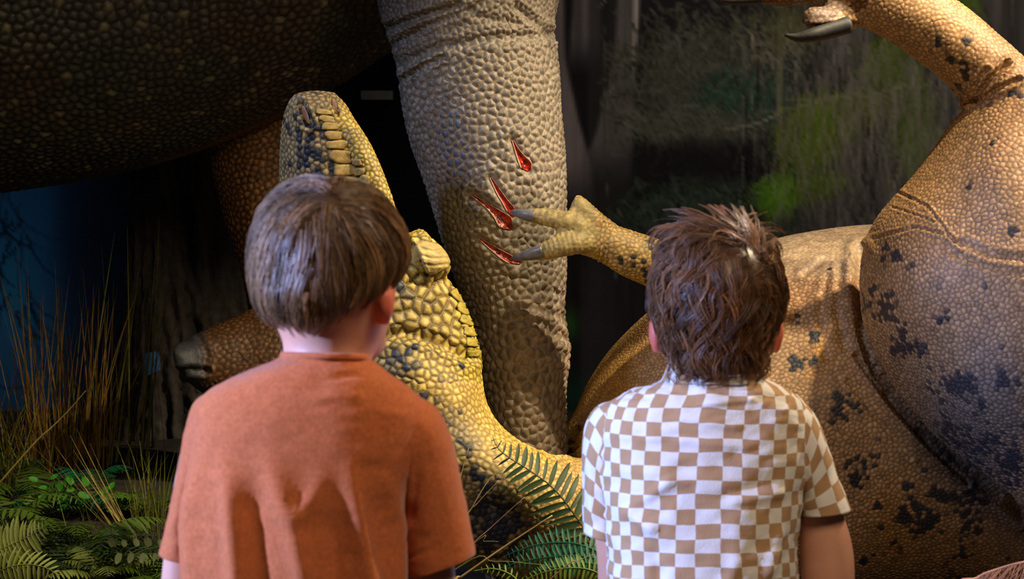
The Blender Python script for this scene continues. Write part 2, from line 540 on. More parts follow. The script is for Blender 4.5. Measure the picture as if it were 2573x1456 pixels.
# left: blue light on the backdrop put into its colour, dark bands beside it
lm = 1 - smooth(120, 300, CX + (N2(0.8, 51) - 0.5) * 80)
blend(lm * 0.95, (30, 62, 88)); blend((1 - smooth(300, 420, CX)) * smooth(120, 200, CX) * 0.6, (14, 22, 34))
blend(np.exp(-(((CX - 50) / 70) ** 2 + ((CY - 720) / 140) ** 2)) * 0.7, (30, 92, 106))
blend(smooth(330, 480, CX) * (1 - smooth(1370, 1400, CX)) * 0.9, (12, 11, 12))
strokes(26, (-60, 420, 150, 900), 170, 100, 22, (12, 22, 34), 0.5, 0.5)
albedo = np.clip(lin(*(IMG.reshape(-1, 3).T)).T if False else np.where(IMG.reshape(-1, 3) / 255 <= 0.04045, IMG.reshape(-1, 3) / 255 / 12.92, ((IMG.reshape(-1, 3) / 255 + 0.055) / 1.055) ** 2.4) * 1.7, 0, 0.9)
# the wall: gently curved, standing on the ground
ys = np.linspace(2.45, 0.0, CH)
wx = (CX[0] - W / 2) / F * WALLD
top = P(0, -160, WALLD)[2]; bot = P(0, 1600, WALLD)[2]
wv = []
zz = np.linspace(top, bot, CH)
yy = WALLD * math.cos(PITCH) + 0.0 * wx - 0.10 * (wx / 1.9) ** 2
Xw, Zw = np.meshgrid(wx, zz); Yw = np.broadcast_to(yy, Xw.shape)
wv = np.c_[Xw.ravel(), Yw.ravel(), Zw.ravel()]
idx = np.arange(CH * CW).reshape(CH, CW)
wf = np.stack([idx[:-1, :-1], idx[1:, :-1], idx[1:, 1:], idx[:-1, 1:]], -1).reshape(-1, 4)
me = bpy.data.meshes.new('wall_back')
me.vertices.add(len(wv)); me.vertices.foreach_set('co', wv.ravel())
me.loops.add(wf.size); me.loops.foreach_set('vertex_index', wf.ravel())
me.polygons.add(len(wf)); me.polygons.foreach_set('loop_start', np.arange(0, wf.size, 4))
me.update(calc_edges=True); me.validate()
set_col(me, albedo); me.materials.append(M['mural'])
add('wall_back', me, kind='structure')
me = mesh_from('wall_rear', [(-3.4, 7.15, 0), (3.4, 7.15, 0), (3.4, 7.15, 3.6), (-3.4, 7.15, 3.6)], [(0, 1, 2, 3)], mat('dark_wall', tuple(lin(20, 19, 20)), 0.9, noise=0.1), False)
add('wall_rear', me, kind='structure')


# ------------------------------------------------------------------ helpers for the animals
def gauss(x, y, cx, cy, sx, sy=None, rot=0.0):
    sy = sy or sx
    c, s = math.cos(rot), math.sin(rot)
    dx, dy = x - cx, y - cy
    u = c * dx + s * dy; v = -s * dx + c * dy
    return np.exp(-((u / sx) ** 2 + (v / sy) ** 2))


def sculpt(me, creases=(), bulges=(), dmax=None):
    """press wrinkles into the hide and raise muscles and folds"""
    co, no = get_arrays(me); x, y, d = project(co)
    v = co - CAM; v /= np.linalg.norm(v, axis=1)[:, None]
    face = smooth(0.10, -0.15, (no * v).sum(1))
    if dmax is not None: face = face * (d < dmax)
    h = np.zeros(len(co))
    for pts, w, dep in creases:
        dist = line_dist(x, y, pts)
        h -= dep * np.exp(-(dist / w) ** 2); h += 0.45 * dep * np.exp(-((dist - 1.9 * w) / w) ** 2)
    for cx, cy, sx, sy, rot, dep in bulges:
        h += dep * gauss(x, y, cx, cy, sx, sy, rot)
    co = co + no * (h * face)[:, None]
    me.vertices.foreach_set('co', co.ravel()); me.update()


def bvh_of(me):
    return BVHTree.FromPolygons([v.co[:] for v in me.vertices], [p.vertices[:] for p in me.polygons])


def surf(bvh, px, py):
    d = P(px, py, 1.0) - CAM; d = d / np.linalg.norm(d)
    loc, nor, i, dist = bvh.ray_cast(Vector(CAM), Vector(d))
    return (np.array(loc), np.array(nor)) if loc is not None else (None, None)


def claw_mesh(pts, radii, m, flat=0.8):
    v, f = tube(pts, radii, 14, 5, True, flat)
    return mesh_from('claw', v, f, m)


# ------------------------------------------------------------------ the standing giant
pcs = []
pcs.append(loft([(-560, -480, -560, 500, 5.05, 0.30), (-420, -545, -420, 520, 5.05, 0.50), (-150, -555, -150, 505, 5.05, 0.58), (0, -560, 0, 484, 5.05, 0.60), (200, -560, 200, 454, 5.05, 0.60), (400, -560, 400, 407, 5.05, 0.58),
                 (600, -560, 600, 337, 5.05, 0.55), (720, -560, 720, 282, 5.05, 0.52), (850, -560, 850, 210, 5.05, 0.50), (960, -560, 960, 136, 5.05, 0.48),
                 (1100, -555, 1100, 40, 5.05, 0.47), (1250, -545, 1250, -80, 5.05, 0.45), (1420, -510, 1420, -200, 5.05, 0.36), (1480, -470, 1480, -320, 5.05, 0.2)], 64, 4)[:2])
leg = [(820, -520, 1470, -520, 4.75, 0.20), (880, -300, 1445, -300, 4.55, 0.24), (930, -110, 1420, -110, 4.36, 0.215), (946, 0, 1405, 0, 4.31, 0.20), (962, 60, 1393, 60, 4.30, 0.188), (984, 120, 1398, 105, 4.30, 0.185), (1000, 195, 1408, 190, 4.30, 0.185),
       (1010, 275, 1411, 270, 4.30, 0.18), (1030, 360, 1419, 350, 4.30, 0.175), (1056, 435, 1424, 430, 4.30, 0.17), (1082, 515, 1425, 520, 4.30, 0.165), (1108, 600, 1426, 610, 4.30, 0.16), (1135, 680, 1424, 700, 4.30, 0.155),
       (1162, 760, 1420, 785, 4.30, 0.15), (1180, 840, 1430, 850, 4.30, 0.15), (1192, 920, 1433, 905, 4.30, 0.15), (1205, 1000, 1424, 970, 4.30, 0.147), (1215, 1080, 1425, 1050, 4.30, 0.15), (1222, 1180, 1428, 1130, 4.30, 0.15),
       (1225, 1300, 1428, 1260, 4.30, 0.15), (1215, 1420, 1430, 1400, 4.30, 0.155), (1240, 1500, 1405, 1500, 4.30, 0.12)]
pcs.append(loft(leg, 56, 4)[:2])
hind = [(470, -150, 900, -150, 5.2, 0.26), (500, 150, 830, 150, 5.25, 0.20), (520, 300, 790, 300, 5.28, 0.17), (530, 420, 790, 420, 5.30, 0.15), (565, 560, 800, 560, 5.30, 0.13), (610, 700, 830, 700, 5.28, 0.12), (630, 850, 860, 850, 5.25, 0.12),
        (620, 1000, 870, 1000, 5.22, 0.13), (600, 1120, 880, 1120, 5.2, 0.14), (610, 1230, 870, 1230, 5.2, 0.12)]
pcs.append(loft(hind, 40, 4)[:2])
toe = [(436, 872, 436, 900, 5.03, 0.02), (446, 862, 448, 930, 5.05, 0.05), (470, 850, 475, 962, 5.08, 0.075), (520, 826, 528, 1000, 5.12, 0.09), (580, 800, 590, 1030, 5.15, 0.10), (640, 772, 650, 1060, 5.18, 0.11), (720, 748, 740, 1080, 5.2, 0.11), (800, 760, 800, 1060, 5.2, 0.06)]
pcs.append(loft(toe, 32, 5)[:2])
# four open claw wounds on the grey leg
WOUNDS = [([(1288, 352), (1298, 376), (1310, 398), (1322, 416), (1330, 430)], [1.5, 6, 12, 17, 5]),
                 ([(1233, 446), (1252, 480), (1270, 508), (1284, 528), (1292, 545)], [2, 7, 9, 12, 6]),
                 ([(1186, 490), (1222, 515), (1250, 538), (1270, 560), (1286, 576)], [2, 6, 14, 21, 6]),
                 ([(1206, 600), (1236, 622), (1262, 640), (1286, 654), (1308, 662)], [2, 7, 11, 12, 5])]
gme = union(pcs, 0.0100, 2)
refine_visible(gme)
refine_visible(gme, where=lambda x, y, d: (x > 925) & (d < 4.62))
gme = relax(gme, 4)
sculpt(gme, creases=[
    ([(955, 75), (1060, 40), (1150, 14)], 9, 0.010), ([(975, 120), (1080, 60), (1180, 25), (1240, -5)], 8, 0.006),
    ([(1002, 205), (1060, 170), (1120, 140)], 7, 0.007), ([(1000, 160), (1100, 120), (1230, 96), (1330, 92), (1395, 88)], 12, 0.006),
    ([(1300, 20), (1350, 60), (1392, 88)], 10, 0.007), ([(1150, 0), (1200, 40), (1300, 60)], 9, 0.004),
    ([(1285, 800), (1350, 812), (1425, 850)], 10, 0.006), ([(1300, 770), (1370, 782), (1428, 800)], 8, 0.004), ([(1330, 850), (1380, 880), (1432, 905)], 10, 0.005),
    ([(1370, 730), (1425, 745)], 7, 0.004)],
    bulges=[(1300, 330, 50, 40, 0, 0.006), (1350, 850, 60, 50, 0, 0.006), (1240, 420, 60, 80, 0, 0.005), (1390, 840, 30, 40, 0, -0.010)], dmax=4.7)
sculpt(gme, creases=[(p_, 7 + max(w_) * 0.25, 0.007) for p_, w_ in WOUNDS], dmax=4.7)
sculpt(gme, creases=[([(446, 938), (480, 930), (520, 934)], 8, 0.008), ([(500, 850), (520, 890), (515, 930)], 8, 0.004)])


def g_r(co, no, x, y):
    d = project(co)[2]
    legm = (d < 4.62) & (x > 925)
    small = smooth(180, 40, y)
    r = np.where(legm, 0.0140 - 0.0035 * small + 0.0022 * smooth(600, 900, y), 0.0178)
    hindm = (~legm) & (x > 380) & (y > 260) & ((d > 5.02) | (y > 650))
    r = np.where(hindm, 0.0135, r)
    r = np.where(hindm & (y > 700), 0.011, r)
    return r * (0.8 + 0.4 * fbm(co, 9, 3, 2))


def g_amp(co, no, x, y):
    d = project(co)[2]
    nail = smooth(525, 490, x) * (y > 800) * (d > 4.9)
    a = np.where((d < 4.62) & (x > 925), 0.0050, 0.0042) * (1 - 0.95 * nail)
    for p_, w_ in WOUNDS:
        a = a * smooth(6, 20, line_dist(x, y, p_))
    return a


def g_paint(c, n, x, y, rnd):
    d = project(c)[2]
    legm = (d < 4.62) & (x > 925)
    a = lin(120, 113, 104); b = lin(130, 110, 92)
    t = smooth(560, 900, y)[:, None]
    legc = a * (1 - t) + b * t
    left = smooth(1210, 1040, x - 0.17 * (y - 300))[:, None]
    legc = legc * (1 - 0.5 * left) + lin(98, 100, 106) * 0.5 * left  # bluish shade of the leg's left side put into its colour
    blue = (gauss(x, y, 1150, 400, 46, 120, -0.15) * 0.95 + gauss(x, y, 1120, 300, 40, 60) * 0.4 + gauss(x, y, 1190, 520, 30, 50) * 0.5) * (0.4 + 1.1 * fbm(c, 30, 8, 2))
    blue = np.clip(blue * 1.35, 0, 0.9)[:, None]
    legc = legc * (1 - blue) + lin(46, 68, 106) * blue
    legc = legc * (0.48 + 0.8 * rnd[:, None]) * (0.75 + 0.5 * fbm(c, 7, 21, 3)[:, None])
    legcv = np.broadcast_to(lin(164, 146, 122) * 0.66, legc.shape) * (1 - 0.45 * left)  # grooves dimmed on that shaded side as well
    w = fbm(c, 3.2, 41, 3)[:, None]; w2 = fbm(c, 5, 51, 2)[:, None]
    bel = lin(98, 97, 84) * (1 - w) + lin(70, 68, 66) * w
    warm = np.clip(w2 * 2.4 - 1.1, 0, 1); bel = bel * (1 - 0.6 * warm) + lin(112, 84, 58) * 0.6 * warm
    pale = (rnd > 0.93)[:, None] * 0.5
    bel = (bel * (1 - pale) + lin(140, 132, 100) * pale) * (0.7 + 0.5 * rnd[:, None])
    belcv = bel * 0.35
    hm = ((~legm) & (x > 380) & (y > 260) & ((d > 5.02) | (y > 650)))[:, None]
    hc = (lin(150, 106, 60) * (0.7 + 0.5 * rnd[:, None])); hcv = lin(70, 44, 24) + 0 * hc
    ft = (smooth(690, 780, y)[:, None]) * hm
    hc = hc * (1 - 0.35 * ft)
    nail = (smooth(540, 490, x) * (y > 800))[:, None] * hm
    hc = hc * (1 - nail) + lin(56, 57, 62) * nail; hcv = hcv * (1 - nail) + lin(52, 53, 58) * nail
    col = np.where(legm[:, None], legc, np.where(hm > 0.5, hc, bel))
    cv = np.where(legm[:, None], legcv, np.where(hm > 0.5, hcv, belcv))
    return col, cv


gbvh = bvh_of(gme)
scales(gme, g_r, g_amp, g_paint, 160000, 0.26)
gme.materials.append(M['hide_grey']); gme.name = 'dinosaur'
giant = add('dinosaur', gme, None, 'huge dark dinosaur standing with its grey pebbled leg planted over the yellow one', 'dinosaur')

for pts, wds in WOUNDS:
    wds = [q_ * 0.8 for q_ in wds]
    cl = catmull([(a, b, w) for (a, b), w in zip(pts, wds)], 6)
    L, R_, Cn = [], [], []
    tg = np.gradient(cl[:, :2], axis=0); tg /= np.linalg.norm(tg, axis=1)[:, None]
    nr = np.c_[-tg[:, 1], tg[:, 0]]
    vs = []; fs = []
    ks = np.linspace(-1, 1, 7)
    for i in range(len(cl)):
        for k in ks:
            q = cl[i, :2] + nr[i] * k * cl[i, 2]
            p, nn = surf(gbvh, *q)
            vs.append(p + nn * (0.0012 + 0.0010 * abs(k) ** 3 + 0.0006 * math.sin(i * 1.7 + 3 * k)))
    for i in range(len(cl) - 1):
        for j in range(6):
            fs.append((i * 7 + j, i * 7 + j + 1, i * 7 + j + 8, i * 7 + j + 7))
    wo = add('wound', mesh_from('wound', vs, fs, M['wound']), giant)
    wo['label'] = 'glossy red claw gash'
    for sd, sc in ((1, 0.0016), (-1, 0.0006)):
        edge = []
        for i in range(0, len(cl) - (6 if sd > 0 else 3), 2):
            q = cl[i, :2] + nr[i] * sd * (cl[i, 2] + 1.5)
            p, nn = surf(gbvh, *q); edge.append(p + nn * 0.0020)
        rr = np.linspace(0.6, 1, len(edge)) * sc; rr[-1] = 0.0004
        v, f = tube(edge, rr, 8, 2)
        add('wound_rim', mesh_from('wound_rim', v, f, M['wound_rim']), wo)

# ------------------------------------------------------------------ the fallen yellow theropod
pcs = []
head = [(775, 229, 812, 229, 3.93, 0.014), (742, 240, 842, 236, 3.93, 0.045), (722, 264, 868, 260, 3.93, 0.066), (711, 300, 892, 300, 3.94, 0.08), (705, 350, 925, 350, 3.95, 0.09), (702, 400, 950, 400, 3.96, 0.098), (702, 450, 970, 450, 3.97, 0.105),
        (700, 500, 988, 500, 3.97, 0.11), (700, 560, 1006, 560, 3.98, 0.115), (700, 610, 1030, 600, 3.98, 0.12), (702, 660, 1075, 650, 3.98, 0.125), (708, 710, 1125, 700, 3.98, 0.13), (715, 760, 1160, 750, 3.98, 0.135), (725, 810, 1183, 800, 3.98, 0.135),
        (745, 870, 1198, 850, 3.97, 0.135), (780, 930, 1208, 905, 3.96, 0.135), (830, 1000, 1213, 960, 3.95, 0.135), (880, 1070, 1222, 1010, 3.95, 0.14), (940, 1150, 1250, 1060, 3.95, 0.145), (990, 1230, 1300, 1105, 3.95, 0.15),
        (1050, 1310, 1370, 1138, 3.96, 0.155), (1120, 1390, 1440, 1150, 4.0, 0.17), (1220, 1440, 1500, 1150, 4.08, 0.22), (1340, 1490, 1570, 1120, 4.2, 0.28), (1450, 1510, 1650, 1100, 4.3, 0.28)]
pcs.append(loft(head, 56, 4)[:2])
# cheek flange and brow boss
pcs.append(loft([(1005, 600, 1060, 570, 3.93, 0.02), (1020, 650, 1085, 597, 3.92, 0.055), (1040, 690, 1118, 628, 3.92, 0.06), (1062, 706, 1134, 660, 3.92, 0.05), (1085, 705, 1130, 688, 3.93, 0.02)], 28, 5)[:2])
pcs.append(tube([P(985, 590, 3.89), P(955, 500, 3.885), P(925, 420, 3.885), P(885, 340, 3.885), P(850, 275, 3.90)], [0.022, 0.026, 0.026, 0.022, 0.012], 16, 5))
torso = [(1425, 1070, 1380, 1470, 4.42, 0.10), (1448, 1030, 1370, 1500, 4.43, 0.22), (1480, 960, 1400, 1515, 4.44, 0.30), (1540, 872, 1480, 1525, 4.45, 0.36), (1640, 776, 1590, 1530, 4.46, 0.40), (1780, 674, 1750, 1530, 4.47, 0.43), (1930, 606, 1920, 1530, 4.48, 0.44),
         (2060, 578, 2060, 1530, 4.48, 0.44), (2200, 564, 2200, 1530, 4.48, 0.44), (2400, 566, 2400, 1525, 4.48, 0.43), (2620, 600, 2620, 1510, 4.48, 0.40), (2760, 700, 2760, 1490, 4.48, 0.32), (2850, 850, 2850, 1440, 4.48, 0.2)]
pcs.append(loft(torso, 64, 4)[:2])
thigh = [(2235, 1000, 2520, 1260, 4.08, 0.08), (2192, 890, 2640, 1290, 4.02, 0.20), (2166, 760, 2740, 1240, 3.97, 0.27), (2170, 640, 2840, 1090, 3.93, 0.30), (2205, 548, 2880, 900, 3.90, 0.29), (2290, 448, 2880, 700, 3.88, 0.25), (2352, 366, 2850, 520, 3.87, 0.19),
         (2402, 296, 2820, 380, 3.86, 0.15), (2450, 262, 2770, 270, 3.85, 0.12), (2520, 225, 2690, 190, 3.85, 0.08)]
pcs.append(loft(thigh, 64, 5)[:2])
shin = [(2520, 360, 2740, 240, 3.85, 0.09), (2432, 268, 2630, 195, 3.85, 0.095), (2378, 208, 2540, 118, 3.85, 0.088), (2300, 146, 2455, 42, 3.85, 0.08), (2215, 90, 2385, -12, 3.85, 0.075), (2150, 58, 2310, -70, 3.86, 0.075), (2090, 40, 2230, -120, 3.87, 0.075), (2040, 15, 2150, -140, 3.88, 0.06), (2010, -10, 2090, -120, 3.88, 0.03)]
pcs.append(loft(shin, 36, 5)[:2])
k = 3.85 / F
pcs.append(tube([P(2190, 20, 3.86), P(2120, 42, 3.84), P(2070, 48, 3.82), P(2035, 44, 3.81), P(2016, 42, 3.81)], [40 * k, 36 * k, 33 * k, 28 * k, 12 * k], 18, 4))
pcs.append(tube([P(2120, -20, 3.88), P(2020, -10, 3.88), P(1940, -6, 3.88), P(1890, -5, 3.88)], [30 * k, 26 * k, 22 * k, 16 * k], 18, 4))
arm = [(2080, 760, 1980, 1040, 4.40, 0.14), (2000, 735, 1905, 965, 4.28, 0.125), (1920, 700, 1830, 900, 4.17, 0.105), (1800, 652, 1735, 800, 4.10, 0.075), (1690, 612, 1640, 730, 4.06, 0.055), (1605, 584, 1565, 695, 4.04, 0.047), (1535, 562, 1500, 655, 4.03, 0.036), (1500, 560, 1468, 645, 4.03, 0.032), (1476, 572, 1444, 630, 4.03, 0.026), (1462, 585, 1440, 615, 4.03, 0.018)]
pcs.append(loft(arm, 32, 5)[:2])
k = 4.03 / F
pcs.append(tube([P(1500, 600, 4.02), P(1450, 568, 4.01), P(1405, 552, 4.01), P(1360, 544, 4.02), P(1325, 541, 4.03), P(1312, 539, 4.03)], [25 * k, 25 * k, 25 * k, 23 * k, 18 * k, 12 * k], 16, 4))
pcs.append(tube([P(1500, 612, 4.02), P(1450, 614, 4.0), P(1405, 622, 4.0), P(1365, 632, 4.02), P(1342, 638, 4.03)], [26 * k, 27 * k, 27 * k, 24 * k, 18 * k], 16, 4))
pcs.append(tube([P(1530, 590, 4.03), P(1497, 556, 4.02), P(1472, 530, 4.02), P(1452, 510, 4.02), P(1440, 500, 4.02)], [32 * k, 27 * k, 24 * k, 22 * k, 13 * k], 16, 4))
tme = union(pcs, 0.0104, 1)
refine_visible(tme)
refine_visible(tme)
tme = relax(tme, 3)
rings = []
for (a, b) in [((1440, 568), (1320, 540)), ((1450, 610), (1355, 636))]:
    for t in np.linspace(0, 1, 9):
        cx, cy = a[0] + (b[0] - a[0]) * t, a[1] + (b[1] - a[1]) * t
        dx, dy = b[0] - a[0], b[1] - a[1]; L = math.hypot(dx, dy); nx, ny = -dy / L, dx / L
        rings.append(([(cx - nx * 34, cy - ny * 34), (cx + nx * 34, cy + ny * 34)], 3.0, 0.0011))
sculpt(tme, creases=rings + [
    ([(2440, 262), (2480, 205), (2530, 160)], 7, 0.012), ([(2436, 268), (2500, 225), (2560, 200)], 6, 0.008), ([(2430, 262), (2450, 215), (2480, 175)], 6, 0.007),
    ([(2195, 600), (2300, 572), (2380, 590), (2420, 620)], 4, 0.003), ([(2250, 480), (2330, 520), (2370, 570), (2400, 610)], 4, 0.003), ([(2240, 520), (2300, 540), (2350, 560)], 3, 0.002),
    ([(2165, 640), (2165, 760), (2190, 880), (2240, 985), (2330, 1090), (2450, 1190), (2573, 1290)], 16, 0.020),
    ([(2150, 900), (2230, 1010), (2330, 1120), (2430, 1210)], 7, 0.007), ([(2130, 960), (2210, 1060), (2290, 1150)], 6, 0.004),
    ([(2020, 690), (2070, 655), (2130, 650)], 8, 0.006), ([(2080, 700), (2060, 800), (2070, 900)], 10, 0.004), ([(2110, 680), (2100, 780), (2120, 880)], 10, 0.004),
    ([(2420, 610), (2490, 640), (2573, 650)], 9, 0.004), ([(2400, 640), (2480, 670), (2573, 690)], 7, 0.0025),
    ([(1395, 1128), (1440, 1112), (1456, 1080)], 6, 0.008), ([(1370, 1145), (1440, 1135), (1470, 1100)], 6, 0.007), ([(1330, 1150), (1420, 1162), (1470, 1140)], 6, 0.005),
    ([(1022, 598), (1046, 640), (1068, 694)], 6, 0.009), ([(1050, 640), (1085, 650), (1130, 648)], 3, 0.002), ([(1050, 660), (1090, 668), (1130, 664)], 3, 0.002), ([(1060, 625), (1090, 632), (1115, 626)], 3, 0.002),
    ([(940, 850), (1020, 835), (1110, 862), (1180, 900)], 14, 0.010),
    ([(756, 262), (766, 285), (776, 312)], 9, 0.013), ([(832, 246), (842, 268), (848, 288)], 5, 0.007),
    ([(1520, 560), (1512, 610), (1500, 650)], 4, 0.003), ([(1532, 566), (1524, 612), (1512, 656)], 4, 0.003),
    ([(2010, 66), (2060, 68), (2120, 60), (2160, 62)], 6, 0.006)],
    bulges=[(2520, 400, 90, 120, 0, 0.02), (2320, 760, 110, 140, 0.3, 0.02), (2480, 1000, 140, 160, 0.6, 0.02), (2060, 1000, 120, 200, 0.4, 0.015), (2100, 760, 50, 110, 0, 0.012),
            (1030, 930, 70, 50, 0.3, 0.015), (1130, 1000, 70, 60, 0.7, 0.010), (1290, 1220, 60, 130, -0.9, 0.02), (1230, 1300, 70, 60, 0, -0.02), (1180, 1220, 60, 80, 0.0, -0.02)])


def t_r(co, no, x, y):
    r = np.full(len(co), 0.0078)
    hd = (x < 1230)
    r = np.where(hd & (y < 620), 0.0086, r)
    ck = hd & (y >= 590) & (y < 840 + 0.25 * (x - 1000)) & (x < 1230)
    r = np.where(ck, 0.0205 - 0.006 * smooth(1150, 1210, x), r)
    r = np.where(hd & ~ck & (y >= 600), 0.0118, r)
    mid = (x >= 1150) & (x < 1480) & (y > 950)
    r = np.where(mid, 0.0105, r)
    hand = (x > 1270) & (x < 1660) & (y < 760) & (y > 480) & (co[:, 1] < 4.15)
    r = np.where(hand, 0.0075, r)
    r = np.where((x > 1430) & (x < 1660) & (y > 760), 0.0070, r)
    return r * (0.82 + 0.36 * fbm(co, 14, 5, 2))


def t_amp(co, no, x, y):
    a = np.full(len(co), 0.0026)
    a = np.where((x < 1230) & (y < 960), 0.0032, a)
    finger = (x < 1470) & (x > 1270) & (y < 680) & (y > 490) & (co[:, 1] < 4.1)
    a = np.where(finger, 0.0009, a)
    boss = gauss(x, y, 1085, 645, 50, 42) > 0.35
    a = np.where(boss, 0.0004, a)
    belly = smooth(1850, 1950, x) * smooth(720, 640, y) * (co[:, 1] > 4.2)
    a = a * (1 - 0.6 * belly)
    toe = (x < 2150) & (x > 1850) & (y < 110)
    return np.where(toe, 0.0012, a)


SPOTS = [(790, 330, 42, 1), (770, 400, 36, .8), (825, 440, 46, 1), (850, 350, 30, .8), (735, 300, 26, .6), (900, 470, 28, .5), (960, 560, 22, .4), (1010, 720, 30, .6), (985, 770, 40, .6), (1100, 760, 26, .3),
         (1000, 905, 60, .55), (950, 940, 50, .5), (1060, 985, 45, .45), (1110, 1040, 45, .45), (1140, 1110, 45, .6), (1180, 1180, 50, .6), (1200, 1270, 80, .6), (1290, 1330, 60, .45), (1240, 1380, 100, .6), (1150, 930, 24, .25),
         (1590, 640, 14, .8), (1560, 655, 10, .9), (1620, 690, 14, .6), (1490, 625, 12, .4),
         (2005, 905, 32, .75), (1990, 925, 22, .6), (2110, 1010, 36, .9), (2100, 1050, 26, .7), (2150, 1170, 34, .9), (2160, 1210, 30, .7), (2290, 1280, 44, .8), (2320, 1320, 34, .55), (2200, 1090, 20, .4),
         (2230, 640, 34, .7), (2280, 660, 30, .5), (2200, 760, 44, .75), (2240, 800, 30, .6), (2360, 800, 36, .75), (2260, 870, 34, .95), (2300, 880, 26, .6), (2480, 830, 40, .4), (2330, 960, 60, .42), (2440, 1050, 110, .25),
         (2520, 950, 90, .22), (2400, 1150, 90, .45), (2550, 1180, 80, .6), (2450, 1290, 60, .45), (2060, 800, 16, .4), (1985, 780, 10, .7), (2040, 985, 20, .35), (2240, 1390, 40, .5), (2400, 1400, 70, .5),
         (2290, 30, 26, .4), (2390, 120, 40, .45), (2420, 190, 36, .5), (2330, 80, 30, .35), (2440, 300, 40, .35), (2360, 420, 30, .25), (2480, 520, 30, .2), (2270, 560, 30, .35)]


_r = random.Random(5)
MORE = [(_r.uniform(2000, 2573), _r.uniform(620, 1456), _r.uniform(8, 20), _r.uniform(0.35, 0.75)) for _ in range(44)] + [(_r.uniform(2230, 2560), _r.uniform(20, 600), _r.uniform(8, 18), _r.uniform(0.3, 0.7)) for _ in range(22)] + \
       [(_r.uniform(2300, 2573), _r.uniform(820, 1300), _r.uniform(16, 36), _r.uniform(0.2, 0.45)) for _ in range(12)] + [(_r.uniform(1540, 1650), _r.uniform(600, 720), _r.uniform(6, 10), 0.8) for _ in range(7)] + \
       [(_r.uniform(940, 1200), _r.uniform(860, 1080), _r.uniform(8, 16), 0.5) for _ in range(16)]


